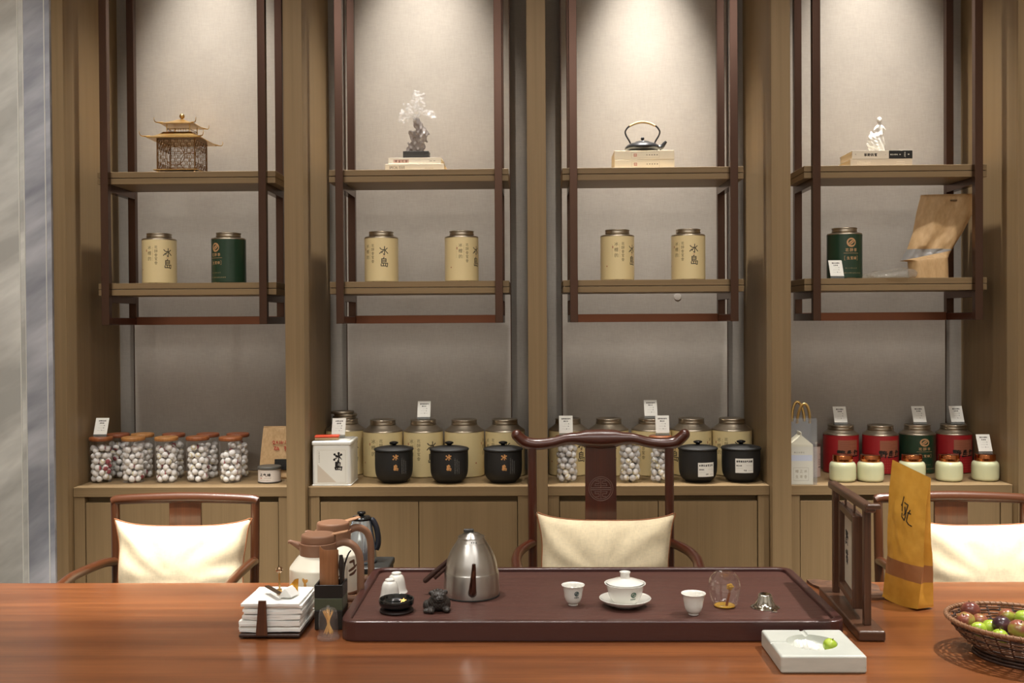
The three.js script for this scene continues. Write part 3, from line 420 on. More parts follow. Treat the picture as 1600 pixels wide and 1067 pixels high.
// ---------------------------------------------------------------- price cards on clear holders
function cardCanvas(o) { const [c, x] = canvas(180, 224, '#eeece4'); row(x, some(o % 2 ? 6 : 5, o), o % 2 ? 30 : 42, 30, 19, 21, 3.2, '#3a3630'); row(x, some(3, o + 1), 60, 62, 18, 21, 3, '#44403a'); for (const [y, a, b, e] of [[98, 70, 116, 122], [130, 46, 110, 118], [164, 40, 76, 92]]) { x.fillStyle = '#8b877e'; for (let i = a; i < b; i += 7) x.fillRect(i, y + 6, 4, 3); glyph(x, some(1, o + y)[0], e, y, 13, 2, '#55504a'); if (y === 164) for (let i = 110; i < 142; i += 7) x.fillRect(i, y + 6, 4, 3); } return c; }
const cardMats = [0, 1, 2].map((i) => printed(cardCanvas(i), 0.75));
function priceCard(label, x, y, z, turn, v, lean = 0.42) {
  const t = thing('price_card', label, 'price card', [x, y, z], turn), W = 0.058, H = 0.075;
  const tip = (g) => rot(g, -lean).translate(0, 0.002, 0.006);
  part('holder', [mv(new RoundedBoxGeometry(W, 0.002, 0.03, 1, 0.0008), 0, 0.001, -0.008), tip(mv(new RoundedBoxGeometry(W, 0.022, 0.0014, 1, 0.0005), 0, 0.011, -0.0012))], acrylic, t);
  part('card', tip(mv(new THREE.BoxGeometry(W, H, 0.0006), 0, 0.009 + H / 2, 0)), paper, t); part('print', tip(sheet(W - 0.001, H - 0.001, 0, 0.009 + H / 2, 0.0005)), cardMats[v], t);
}
const jarTop = CT + 0.1968, tinTop = CT + 0.251;
priceCard('white price card on the lid of the jar nearest the marble wall', -1.874, jarTop, -0.2, 0, 0);
priceCard('white price card leaning on top of the white square tin', -0.835, CT + 0.1925, -0.185, 0.03, 0);
priceCard('white price card on a large cream tin behind the gold-lettered black jars', -0.485, tinTop, -0.36, 0, 1);
priceCard('white price card on the glass jar by the narrow divider, above the yoke rail', 0.143, jarTop, -0.17, 0, 1, 0.25);
priceCard('white price card highest above the yoke-back chair, on a large cream tin', 0.528, tinTop, -0.365, 0, 1);
priceCard('white price card on a glass jar, beside the end of the yoke rail', 0.553, jarTop, -0.16, 0, 1, 0.25);
priceCard('white price card on the red tin nearest the clear gift bag', 1.385, CT + 0.2135, -0.42, 0, 2);
priceCard('white price card on the green tin standing between red tins', 1.737, CT + 0.2135, -0.42, 0, 2);
priceCard('white price card on the red tin beyond the green tin', 1.905, CT + 0.2135, -0.42, 0, 2);
priceCard('white price card on the pale green jar nearest the far upright', 1.916, CT + 0.1135, -0.165, 0, 2);
priceCard('white price card standing on the shelf before the dark green tin', 1.3, S2 + 0.0005, -0.185, 0.04, 2);

// ---------------------------------------------------------------- black jars
{
  const prof = [[0, 0.001], [0.052, 0.001], [0.055, 0.004], ...smooth([[0.056, 0.006], [0.07, 0.018], [0.0785, 0.04], [0.081, 0.07], [0.0812, 0.1], [0.0808, 0.1345]], 22), [0.079, 0.136], [0, 0.136]];
  const [gc, gx] = canvas(256, 372, '#000'); glyph(gx, 'ice', 72, 20, 112, 16, '#fff', true); glyph(gx, 'island', 70, 222, 116, 16, '#fff', true);
  const goldInk = cutPrint(gc, [206, 150, 92], 0.4);
  const [wc, wx] = canvas(128, 256, '#000'); [[0, 5], [1, 6], [2, 8]].forEach(([c, n]) => column(wx, some(n * 2, c), 8 + c * 40, 20 + c * 26, 22, 25 - c * 3, 2, '#9a9a9a'));
  const greyInk = cutPrint(wc, [150, 150, 148], 0.5);
  const mk = (label, pos, dec, turn = 0) => {
    const t = thing('black_jar', label, 'jar', pos, turn);
    part('body', lathe(prof, 56), blackMatte, t);
    const l = part('lid', lathe([[0, 0.1365], [0.083, 0.1365], [0.0845, 0.139], [0.0845, 0.143], [0.082, 0.146], ...smooth([[0.079, 0.147], [0.055, 0.1525], [0.02, 0.156], [0, 0.157]], 10)], 56), blackMatte, t);
    part('knob', lathe([[0.009, 0.155], [0.0085, 0.16], ...smooth([[0.011, 0.162], [0.0185, 0.166], [0.018, 0.171], [0.008, 0.1745], [0, 0.175]], 12)], 28), blackGloss, l);
    if (dec) { part('gold_lettering', patch(0.0814, 0.0814, 0.05, 0.13, 0, 0.68), goldInk, t); part('fine_print', patch(0.0815, 0.0815, 0.045, 0.118, 0.46, 0.36), greyInk, t); }
    return t;
  };
  mk('black lidded jar with gold lettering next to the white square tin', [-0.595, CT, -0.178], true, 0.22);
  mk('black lidded jar with gold lettering between two others like it', [-0.357, CT, -0.172], true, 0.05);
  mk('black lidded jar with gold lettering beside the end of the yoke rail', [-0.126, CT, -0.168], true, 0.08);
  const label = (t, w, h, mid, y, v, tilt) => { const [c, x] = canvas(256, 176, '#e9e7df'); row(x, some(v ? 8 : 7, v), 14, 22, 26, v ? 29 : 32, 4.5, '#25231f'); row(x, some(4, v + 1), 16, 78, 17, 19, 2.6, '#3a3732'); x.fillStyle = '#9c988e'; for (let i = 16; i < 100; i += 9) x.fillRect(i, 118, 5, 3); row(x, some(2, v + 3), 116, 136, 18, 21, 3, '#2f2c28'); for (let i = 180; i < 236; i += 9) x.fillRect(i, 146, 5, 3); for (let i = 150; i < 240; i += 9) x.fillRect(i, 84, 5, 2); const g = patch(0.0816, 0.0816, y, y + h, mid, w / 0.0816); part('paper_label', rot(g, 0, 0, 0), printed(c, 0.7), t, 'white printed label'); };
  label(mk('black lidded jar with a tilted white paper label, next to the yoke-back chair', [0.704, CT, -0.171], false), 0.074, 0.059, 0.3, 0.03, 0);
  label(mk('black lidded jar with a white paper label nearest the clear gift bag', [0.888, CT, -0.175], false), 0.077, 0.06, -0.02, 0.045, 1);
}

// ---------------------------------------------------------------- pale green jars with copper lids
{
  const celadon = std([206, 208, 170], 0.18, { clearcoat: 0.6, clearcoatRoughness: 0.06 });
  const t = thing('celadon_jar', 'pale green glazed jar with a copper lid, first of five from the clear gift bag', 'jar', [1.315, CT, -0.163]);
  part('body', lathe([[0, 0.001], [0.046, 0.001], ...smooth([[0.048, 0.002], [0.0535, 0.008], [0.055, 0.02], [0.0553, 0.048], [0.0545, 0.068], [0.05, 0.079], [0.0435, 0.083]], 26), [0, 0.0832]], 48), celadon, t);
  part('lid', lathe([[0.039, 0.0835], [0.041, 0.0845], [0.0412, 0.092], [0.0425, 0.094], [0.0425, 0.097], [0.0412, 0.099], [0.0412, 0.1095], [0.0385, 0.1125], [0, 0.113]], 48), copper, t);
  [[1.431, -0.161, 'second'], [1.608, -0.168, 'third'], [1.763, -0.165, 'fourth'], [1.918, -0.172, 'fifth']].forEach(([x, z, n]) => copy(t, 'pale green glazed jar with a copper lid, ' + n + ' of five from the clear gift bag', [x, CT, z]));
}

// ---------------------------------------------------------------- white square tin, red box, kraft bag, small tin
{
  const W = 0.162, D = 0.18, H = 0.19, t = thing('square_tin', 'white square tea tin with bold black calligraphy on its front', 'tea tin', [-0.843, CT, -0.16]);
  const white = std([226, 224, 216], 0.32, { clearcoat: 0.3, clearcoatRoughness: 0.2 });
  part('body', box(W, H - 0.012, D, 0, (H - 0.012) / 2, 0, 0.012), white, t); part('lid', [box(W + 0.004, 0.018, D + 0.004, 0, H - 0.0115, 0, 0.006), box(W - 0.02, 0.004, D - 0.02, 0, H - 0.002, 0, 0.002)], white, t); part('base_rim', box(W + 0.003, 0.006, D + 0.003, 0, 0.003, 0, 0.003), white, t);
  const [c, x] = canvas(512, 560, '#e2dfd4'); x.strokeStyle = '#b9b09c'; x.lineWidth = 3; x.strokeRect(34, 30, 444, 500); x.fillStyle = '#cfc3b2'; x.beginPath(); x.moveTo(36, 250); x.lineTo(330, 528); x.lineTo(36, 528); x.fill();
  x.strokeStyle = '#bdae9a'; x.lineWidth = 2; for (let i = 0; i < 14; i++) for (let j = 0; j < 14; j++) { const a = 46 + i * 21, b = 262 + j * 20; if (b - 250 > (a - 30) * 0.95) { x.beginPath(); x.arc(a, b, 8, 0, 7); x.stroke(); } }
  glyph(x, 'ice', 290, 70, 140, 20, '#14110e', true); glyph(x, 'island', 286, 205, 150, 20, '#14110e', true); column(x, some(7, 3), 52, 50, 18, 26, 2.4, '#8f8673');
  part('front_print', sheet(W - 0.026, H - 0.038, 0, 0.083, D / 2 + 0.0007), printed(c, 0.35), t);
}
{
  const t = thing('red_box', 'flat orange-red gift box lying on the white square tin', 'box', [-0.868, CT + 0.1925, -0.1], 0.1);
  t.position.z = -0.112; part('lower_tray', box(0.098, 0.009, 0.062, 0, 0.0045, 0, 0.001), std([178, 150, 112], 0.5), t); part('cover', box(0.1, 0.007, 0.064, 0, 0.013, 0, 0.0012), std([206, 72, 42], 0.4), t);
}
// paper bag with soft sides: width w, depth d at the base, flat top
function bagGeo(w, d, h, seed, crease = 0.006, topW = 1) {
  const N = 22, M = 26, pos = [], uv = [], idx = []; const ring = (u, v) => { const a = u * 4, s = Math.floor(a) % 4, f = a - Math.floor(a), k = w * lerp(1, topW, v) / 2, dd = (d / 2) * Math.pow(1 - v, 0.75) + 0.003; const q = [[-k, dd], [k, dd], [k, -dd], [-k, -dd]], A = q[s], B = q[(s + 1) % 4]; let x = lerp(A[0], B[0], f), z = lerp(A[1], B[1], f); const n = (fbm(u, v, 8, 5, seed, 3) - 0.5) * crease * 2 * Math.sin(PI * f); if (s % 2) x += (s === 1 ? 1 : -1) * (n - 0.012 * Math.sin(PI * f) * v * (1 - v) * 3); else z += (s === 0 ? 1 : -1) * n * 1.4; return [x, z]; };
  for (let j = 0; j <= M; j++) for (let i = 0; i <= N * 4; i++) { const [x, z] = ring((i % (N * 4)) / (N * 4), j / M); pos.push(x, (j / M) * h, z); uv.push(i / N, j / M); }
  const s = N * 4 + 1; for (let j = 0; j < M; j++) for (let i = 0; i < N * 4; i++) { const a = j * s + i, b = a + s; idx.push(a, a + 1, b, a + 1, b + 1, b); }
  const k = pos.length / 3; pos.push(0, 0, 0); uv.push(0, 0); for (let i = 0; i < N * 4; i++) idx.push(k, i + 1, i); const g = new THREE.BufferGeometry(); g.setAttribute('position', new THREE.Float32BufferAttribute(pos, 3)); g.setAttribute('uv', new THREE.Float32BufferAttribute(uv, 2)); g.setIndex(idx); g.computeVertexNormals(); return g;
}
const kraftMap = dataTex(256, 256, (u, v) => { const n = fbm(u, v, 24, 24, 701, 4); return mix3([192, 154, 108], [218, 184, 136], n); }), kraft = std([255, 255, 255], 0.62, { map: kraftMap, side: THREE.DoubleSide });
{
  const t = thing('kraft_bag', 'upright kraft paper bag with red handwriting beside the jars of tea balls', 'bag', [-1.118, CT, -0.33]);
  part('bag_body', bagGeo(0.178, 0.1, 0.226, 711, 0.004, 0.86), kraft, t); part('folded_top', box(0.156, 0.017, 0.013, 0, 0.217, 0.0, 0.003), kraft, t);
  const [c, x] = canvas(256, 160, '#000'); x.strokeStyle = '#fff'; x.lineWidth = 7; const sc = ['20,40 34,22 46,34 30,58 54,56', '70,26 64,44 78,48 72,28', '100,26 96,56', '120,24 112,50 134,52', '124,40 140,36', '164,22 160,54', '196,20 186,36 206,34', '196,36 190,60', '40,90 60,88 50,112 66,128', '54,94 44,126', '76,90 72,124 92,110', '84,96 96,128', '150,90 172,94 156,110 176,116', '160,84 164,136']; for (const s of sc) { x.beginPath(); s.split(' ').forEach((p, i) => { const [a, b] = p.split(',').map(Number); i ? x.lineTo(a, b) : x.moveTo(a, b); }); x.stroke(); }
  const wr = part('handwriting', rot(sheet(0.105, 0.062), -0.21).translate(0.012, 0.142, 0.03), cutPrint(c, [190, 66, 52], 0.7), t); wr.position.z = 0.003;
  part('window_patch', rot(box(0.094, 0.048, 0.003, 0, 0, 0, 0.001), -0.24).translate(0.028, 0.062, 0.048), std([26, 25, 24], 0.25), t, 'glossy black window patch');
}
{
  const t = thing('small_tin', 'small round white tin with a dark grey lid before the upright kraft bag', 'tea tin', [-1.133, CT, -0.181]);
  const [c, x] = canvas(1024, 200, '#d8cfc6'); for (const o of [300, -212, 812]) { row(x, ['right', 'breath', 'green'], 360 - 320 + o + 60, 58, 52, 58, 8, '#2b2723'); x.fillStyle = '#8a8278'; x.fillRect(o + 90, 36, 190, 4); x.fillStyle = '#a05048'; x.fillRect(o + 104, 130, 34, 14); row(x, some(6, 5), o + 170, 128, 15, 18, 2, '#7d756b'); row(x, some(10, 1), o + 100, 164, 13, 17, 2, '#8a8278'); } x.fillStyle = '#cdb9ae'; x.fillRect(770, 20, 120, 160);
  const r = 0.0485; part('body', merge([new THREE.CylinderGeometry(r, r, 0.052, 48, 1, true).rotateY(PI).translate(0, 0.033, 0)]), printed(c, 0.45), t); part('base_rim', lathe([[0, 0.0005], [r - 0.003, 0.0005], [r + 0.0012, 0.002], [r + 0.0012, 0.0065], [r, 0.0075]], 48), std([92, 88, 82], 0.5), t);
  part('lid', lathe([[r, 0.058], [r + 0.0018, 0.059], [r + 0.0018, 0.068], [r - 0.001, 0.071], [r - 0.006, 0.0715], [r - 0.008, 0.07], [0, 0.07]], 48), std([84, 82, 76], 0.5), t);
}

// ---------------------------------------------------------------- clear gift bag with a cream carton, pink canister
{
  const t = thing('gift_bag', 'clear plastic gift bag with gold ribbon handles beside the white figurine bay upright', 'bag', [1.12, CT, -0.106]), film = new THREE.MeshPhysicalMaterial({ color: rgb(236, 240, 246), transmission: 0.88, roughness: 0.1, thickness: 0, side: THREE.DoubleSide });
  part('film_bag', [sheet(0.116, 0.275, 0, 0.1385, 0.048), sheet(0.116, 0.275, 0, 0.1385, -0.048).rotateY(0), rot(sheet(0.096, 0.275, 0, 0.1385, 0), 0, PI / 2).translate(0.058, 0, 0), rot(sheet(0.096, 0.275, 0, 0.1385, 0), 0, PI / 2).translate(-0.058, 0, 0)], film, t);
  const ribbon = (x, z, lean) => { const g = []; const P = [], n = 14; for (let i = 0; i <= n; i++) { const a = PI * (i / n); P.push([x - 0.026 * Math.cos(a), 0.255 + 0.082 * Math.sin(a), z + lean * Math.sin(a)]); } return tube(P, 0.0058, 30, 8, false, 0.22); };
  for (const z of [0.04, -0.04]) part('ribbon_handle', ribbon(0.004, z, z * 0.4), std([196, 160, 96], 0.35, { metalness: 0.5 }), t);
}
{
  const w = 0.048, d = 0.036, h1 = 0.165, h2 = 0.205, t = thing('milk_carton_box', 'cream gable-topped paper carton inside the clear gift bag', 'box', [1.116, CT + 0.0008, -0.104]), m = std([250, 238, 204], 0.7);
  const g = new THREE.BufferGeometry(), q = [-w, 0, d, w, 0, d, w, 0, -d, -w, 0, -d, -w, h1, d, w, h1, d, w, h1, -d, -w, h1, -d, 0, h2, d * 0.9, 0, h2, -d * 0.9]; g.setAttribute('position', new THREE.Float32BufferAttribute(q, 3)); g.setIndex([0, 1, 5, 0, 5, 4, 1, 2, 6, 1, 6, 5, 2, 3, 7, 2, 7, 6, 3, 0, 4, 3, 4, 7, 4, 5, 8, 6, 7, 9, 5, 6, 9, 5, 9, 8, 7, 4, 8, 7, 8, 9, 0, 3, 2, 0, 2, 1]); const ng = g.toNonIndexed(); ng.computeVertexNormals();
  part('carton', uvBox(ng), m, t); part('ridge', box(0.004, 0.014, d * 1.9, 0, h2 + 0.005, 0, 0.001), m, t);
  const [c, x] = canvas(256, 440, '#f6ecd2'); x.fillStyle = '#e0e2ec'; x.fillRect(0, 100, 256, 70); row(x, some(5, 2), 40, 60, 20, 26, 2.6, '#b1a78c'); x.strokeStyle = '#b9a988'; x.lineWidth = 3; x.strokeRect(34, 250, 176, 150); for (let r = 0; r < 2; r++) row(x, some(3, r + 2), 56, 272 + r * 64, 40, 50, 3.4, '#a8946c'); part('front_print', sheet(0.09, 0.155, 0, 0.08, d + 0.0006), printed(c, 0.7), t);
}
{
  const r = 0.044, t = thing('pink_canister', 'slim pale pink canister with a dark lid behind the clear gift bag', 'tea tin', [1.214, CT, -0.3]); const [c, x] = canvas(512, 256, '#cdb6ac'); x.fillStyle = '#8a6a64'; x.fillRect(330, 60, 12, 16); for (let i = 0; i < 4; i++) x.fillRect(308, 108 + i * 14, 56, 4); x.fillStyle = '#5f4c48'; x.fillRect(308, 170, 60, 8);
  part('body', merge([new THREE.CylinderGeometry(r, r, 0.132, 40, 1, true).rotateY(PI).translate(0, 0.068, 0), lathe([[0, 0.001], [r - 0.001, 0.001], [r, 0.002]], 40)]), printed(c, 0.5), t); part('lid', lathe([[r + 0.001, 0.134], [r + 0.0012, 0.144], [r - 0.002, 0.147], [0, 0.147]], 40), std([70, 52, 46], 0.45), t);
}

// ---------------------------------------------------------------- slumped kraft bag and clear plastic bag on the shelf
{
  const t = thing('kraft_bag', 'tall kraft paper bag slumping against the frame post beside a dark green tin', 'bag', [1.72, S2 + 0.0003, -0.28]);
  // rows from the floor up: left x, left y, right x, right y, front z, depth
  const ROWS = [[-0.083, 0, 0.084, 0, 0.055, 0.1], [-0.087, 0.074, 0.082, 0.088, 0.055, 0.1], [-0.121, 0.078, 0.1, 0.122, 0.036, 0.07], [-0.09, 0.128, 0.104, 0.127, 0.03, 0.06], [-0.062, 0.2, 0.155, 0.205, 0.014, 0.042], [-0.043, 0.29, 0.2, 0.285, -0.006, 0.02], [-0.022, 0.366, 0.224, 0.37, -0.02, 0.004]];
  const rowAt = (v) => { const k = Math.min(ROWS.length - 1.0001, v), i = Math.floor(k), f = k - i; return ROWS[i].map((a, c) => lerp(a, ROWS[i + 1][c], f)); };
  const strip = (name, v0, v1, n, mat, backToo) => { const N = 24, pos = [], uv = [], idx = []; for (const back of backToo ? [0, 1] : [0]) { const base = pos.length / 3; for (let j = 0; j <= n; j++) for (let i = 0; i <= N; i++) { const v = lerp(v0, v1, j / n), [lx, ly, rx, ry, fz, d] = rowAt(v), f = i / N, e = f * 2 - 1, b = 1 - Math.pow(Math.abs(e), 8); const w = (fbm(f, v / 6, 5, 6, 731, 4) - 0.5) * 0.028 * Math.min(1, v / 2) + (v > 3 ? 0.012 * Math.exp(-Math.pow((f - 0.28 - (v - 3) * 0.05) / 0.12, 2)) : 0); pos.push(lerp(lx, rx, f), Math.max(0.0004, lerp(ly, ry, f)), back ? fz - d * b - (1 - b) * d * 0.5 + w * 0.3 : fz - (1 - b) * d * 0.5 + w * b); uv.push(f, v / 6); } for (let j = 0; j < n; j++) for (let i = 0; i < N; i++) { const a = base + j * (N + 1) + i, b = a + N + 1; back ? idx.push(a, b, a + 1, a + 1, b, b + 1) : idx.push(a, a + 1, b, a + 1, b + 1, b); } } const g = new THREE.BufferGeometry(); g.setAttribute('position', new THREE.Float32BufferAttribute(pos, 3)); g.setAttribute('uv', new THREE.Float32BufferAttribute(uv, 2)); g.setIndex(idx); g.computeVertexNormals(); return part(name, g, mat, t); };
  strip('bag_base', 0, 2, 10, kraft, true); strip('window_band', 2, 3, 5, std([150, 146, 142], 0.3, { side: THREE.DoubleSide }), true); strip('bag_body', 3, 6, 24, kraft, true);
  part('tear_slot', rot(box(0.03, 0.007, 0.002, 0, 0, 0, 0.001), 0, 0, 0.02).translate(0.115, 0.34, -0.009), std([120, 96, 66], 0.7), t);
}
{
  const g = sdf((x, y, z) => { let d = smin(ell(x, y, z, [-0.05, 0.008, 0], [0.08, 0.022, 0.05]), ell(x, y, z, [0.04, 0.012, 0.005], [0.062, 0.032, 0.05]), 0.02); d += 0.011 * (fbm(x * 5 + 0.5, z * 5 + y * 4 + 0.5, 5, 5, 741, 4) - 0.5) * 1.6; return Math.max(d, -y + 0.001); }, [0, 0.02, 0], 0.15, 56);
  single('plastic_bag', g, new THREE.MeshPhysicalMaterial({ color: rgb(240, 238, 232), transmission: 0.88, roughness: 0.1, thickness: 0, clearcoat: 1, clearcoatRoughness: 0.08, side: THREE.DoubleSide }), 'crumpled clear plastic bag lying between the dark green tin and the slumped kraft bag', 'bag', [1.541, S2, -0.208]);
}

// ---------------------------------------------------------------- top shelf: pagoda, glass tree, iron teapot, figurine and their books
{
  const t = thing('brass_pagoda', 'openwork brass pagoda lantern with two tiers of upturned roofs', 'lantern', [-1.5325, S1 + 0.0003, -0.285]), m = brass, B = 0.0815, fret = std([128, 92, 54], 0.4, { metalness: 1 });  // fret is brass darkened in colour for the shade under the roofs
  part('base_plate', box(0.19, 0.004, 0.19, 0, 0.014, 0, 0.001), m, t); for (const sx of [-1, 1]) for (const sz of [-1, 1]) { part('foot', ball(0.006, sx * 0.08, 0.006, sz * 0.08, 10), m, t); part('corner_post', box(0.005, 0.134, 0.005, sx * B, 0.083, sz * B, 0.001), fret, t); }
  // lattice panel in the xy plane: fret of small cells with a round moon gate or a window of upright bars
  const lattice = (moon) => { const g = [], T = 0.0016, W = B - 0.003, y0 = 0.02, y1 = 0.146, cx = -0.004, cy = 0.074, cr = 0.04, put = (x, y, w, h) => { if (w > 0.0005 && h > 0.0005) g.push(mv(new THREE.BoxGeometry(w, h, T), x, y, 0)); };
    const free = (x, y) => (moon ? Math.hypot(x - cx, y - cy) > cr : y > 0.1 || y < 0.05); const S = 0.0135, nx = Math.floor((2 * W) / S), ny = Math.floor((y1 - y0) / S), sx = (2 * W) / nx, sy = (y1 - y0) / ny;
    for (let j = 0; j < ny; j++) for (let i = 0; i < nx; i++) { const x = -W + (i + 0.5) * sx, y = y0 + (j + 0.5) * sy; if (!free(x, y)) continue; const k = (i + j) % 2; put(x, y + sy * 0.5, sx, T); if (k) { put(x - sx * 0.25, y, T, sy); put(x + sx * 0.25, y, T, sy); put(x, y, sx * 0.5, T); } else { put(x - sx * 0.5, y, T, sy); put(x, y - sy * 0.18, sx * 0.5, T); } }
    for (const y of [y0, 0.112, y1]) put(0, y, 2 * W, 0.0022); if (moon) { g.push(mv(new THREE.TorusGeometry(cr, 0.0014, 6, 48), cx, cy, 0)); put(cx, cy - 0.008, 0.0014, 2 * cr * 0.98); put(cx, cy - 0.03, cr * 1.2, 0.0014); put(cx, cy + 0.02, cr * 1.7, 0.0014); } else for (let i = 0; i < 6; i++) put(-W + (i + 0.5) * W / 3, 0.075, 0.0014, 0.056); return merge(g); };
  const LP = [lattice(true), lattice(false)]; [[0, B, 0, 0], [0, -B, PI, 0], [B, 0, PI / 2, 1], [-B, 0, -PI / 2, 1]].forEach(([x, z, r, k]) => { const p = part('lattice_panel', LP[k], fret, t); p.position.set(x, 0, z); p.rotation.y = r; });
  const roof = (w0, y0, w1, y1, th) => { const g = new THREE.CylinderGeometry(w1 * Math.SQRT2, w0 * Math.SQRT2, y1 - y0, 4, 6, false, PI / 4), p = g.attributes.position; for (let i = 0; i < p.count; i++) { const f = (p.getY(i) / (y1 - y0)) + 0.5; const s = 1 - 0.1 * Math.sin(PI * f); p.setX(i, p.getX(i) * s); p.setZ(i, p.getZ(i) * s); } const n = plain(g.translate(0, (y0 + y1) / 2, 0)); n.computeVertexNormals(); return n; };
  const horns = (w, y, L, p) => { for (const sx of [-1, 1]) for (const sz of [-1, 1]) part('roof_horn', tube([[sx * (w - 0.012), y + 0.003, sz * (w - 0.012)], [sx * (w + L * 0.45), y + 0.0005, sz * (w + L * 0.45)], [sx * (w + L * 0.8), y + 0.003, sz * (w + L * 0.8)], [sx * (w + L), y + 0.013, sz * (w + L)], [sx * (w + L * 0.92), y + 0.02, sz * (w + L * 0.92)]], (u) => 0.0036 * (1 - 0.7 * u), 20, 6), m, p); };
  const r1 = part('lower_roof', [roof(0.116, 0.152, 0.062, 0.182), box(0.232, 0.004, 0.232, 0, 0.15, 0, 0.001)], m, t); horns(0.116, 0.152, 0.022, r1);
  for (const sx of [-1, 1]) for (const sz of [-1, 1]) part('corner_post', box(0.004, 0.036, 0.004, sx * 0.05, 0.198, sz * 0.05, 0.001), m, t);
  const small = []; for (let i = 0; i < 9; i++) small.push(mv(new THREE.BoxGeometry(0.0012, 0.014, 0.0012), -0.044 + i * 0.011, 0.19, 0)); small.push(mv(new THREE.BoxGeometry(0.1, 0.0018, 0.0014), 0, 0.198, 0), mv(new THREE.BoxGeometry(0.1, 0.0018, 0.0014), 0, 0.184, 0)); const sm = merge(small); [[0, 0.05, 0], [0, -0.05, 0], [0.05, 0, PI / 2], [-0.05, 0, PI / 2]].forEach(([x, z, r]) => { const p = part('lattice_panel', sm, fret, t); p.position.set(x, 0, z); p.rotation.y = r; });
  const r2 = part('upper_roof', [roof(0.074, 0.219, 0.008, 0.246), box(0.148, 0.0035, 0.148, 0, 0.2175, 0, 0.001)], m, t); horns(0.074, 0.219, 0.017, r2);
  part('finial', [ball(0.0115, 0, 0.2605, 0), cyl(0.005, 0.004, 0.008, 0, 0.243, 0)], m, t);
}
function book(label, pos, w, h, d, cover, turn, print, printOn, pageSide = true) {
  const t = thing('book', label, 'book', pos, turn), c = 0.0018;
  part('cover', [box(w, c, d, 0, c / 2, 0, 0.0006), box(w, c, d, 0, h - c / 2, 0, 0.0006), box(w, h - 2 * c, c, 0, h / 2, d / 2 - c / 2, 0.0004)], cover, t); part('pages', box(w - 0.006, h - 2 * c, d - 0.006, 0, h / 2, -0.002, 0.0004), std([224, 208, 176], 0.85), t);
  if (print) part('spine_print', sheet(w - 0.002, h - 0.001, 0, h / 2, d / 2 + 0.0005), print, t); return t;
}
const ivoryCover = std([236, 228, 210], 0.5), greyCover = std([210, 199, 181], 0.55);
{
  const [a, x] = canvas(1024, 110, '#e9e0cc'); x.fillStyle = '#6f6150'; x.font = 'bold 64px sans-serif'; x.save(); x.scale(0.62, 1); x.fillText('SPECIAL ISSUE', 110, 82); x.restore(); x.fillStyle = '#9c8a6c'; for (let i = 0; i < 11; i++) x.fillRect(690 + i * 14, 72, 9, 8);
  const [b, y] = canvas(1024, 120, '#f0e8d6'); y.fillStyle = '#c9a898'; y.fillRect(96, 32, 300, 64); row(y, ['tea', 'gold', 'red', 'scent'], 124, 40, 48, 66, 6, '#6d4a40'); y.fillStyle = '#5c5146'; y.fillRect(800, 60, 52, 7); y.fillRect(874, 60, 40, 7);
  book('lower ivory book under the glass tree with lettering SPECIAL ISSUE on its spine', [-0.4985, S1 + 0.0003, -0.275], 0.254, 0.028, 0.17, ivoryCover, 0, printed(a));
  book('upper ivory book under the glass tree with a pinkish title patch', [-0.4975, S1 + 0.0286, -0.28], 0.228, 0.028, 0.16, ivoryCover, -0.02, printed(b));
  const [e, z] = canvas(1024, 130, '#d6cab6'); z.fillStyle = '#eee4cf'; z.font = 'bold 70px sans-serif'; z.save(); z.scale(0.7, 1); z.fillText('LITERARY', 160, 92); z.restore(); z.fillRect(770, 46, 130, 7); z.fillRect(760, 78, 150, 7);
  const [f, u] = canvas(1024, 140, '#e6ddcb'); row(u, ['tea', 'wild', 'of', 'honey'], 196, 46, 54, 58, 9, '#3a332b'); glyph(u, 'born', 44, 50, 24, 3, '#a0917a'); u.fillRect(560, 68, 14, 6); u.fillStyle = '#1d1c1a'; u.fillRect(622, 0, 402, 140); row(u, some(5, 2), 644, 58, 24, 27, 4, '#d8d4c8'); u.fillStyle = '#d8d4c8'; u.fillRect(800, 62, 22, 16); column(u, some(3, 6), 880, 26, 28, 32, 4, '#d8d4c8'); u.fillRect(944, 58, 26, 20);
  book('lower grey-beige book under the white figurine with pale capital letters', [1.491, S1 + 0.0003, -0.285], 0.262, 0.032, 0.18, greyCover, 0, printed(e));
  book('upper book under the white figurine with a white and black spine', [1.496, S1 + 0.0326, -0.285], 0.256, 0.035, 0.18, ivoryCover, 0, printed(f));
  const [g, v] = canvas(1024, 150, '#efe5cd'); v.strokeStyle = '#b7a888'; v.lineWidth = 3; v.strokeRect(292, 24, 480, 102); v.fillStyle = '#c98678'; v.fillRect(330, 48, 54, 54); row(v, some(5, 3), 548, 62, 22, 44, 3.6, '#7b6f5e'); v.strokeStyle = '#e8dabb'; v.lineWidth = 2; glyph(v, 'tea', 336, 54, 42, 4, '#e8dabb');
  const mk = (label, y, turn) => { const t = thing('paper_box', label, 'box', [0.486, y, -0.285], turn); part('box_body', box(0.256, 0.0385, 0.17, 0, 0.0193, 0, 0.0012), std([232, 218, 186], 0.55), t); part('front_print', sheet(0.252, 0.0368, 0, 0.0193, 0.0856), printed(g, 0.5), t); };
  mk('lower ivory paper box with a red seal under the iron teapot', S1 + 0.0003, 0); mk('upper ivory paper box with a red seal right beneath the iron teapot', S1 + 0.0394, -0.01);
}
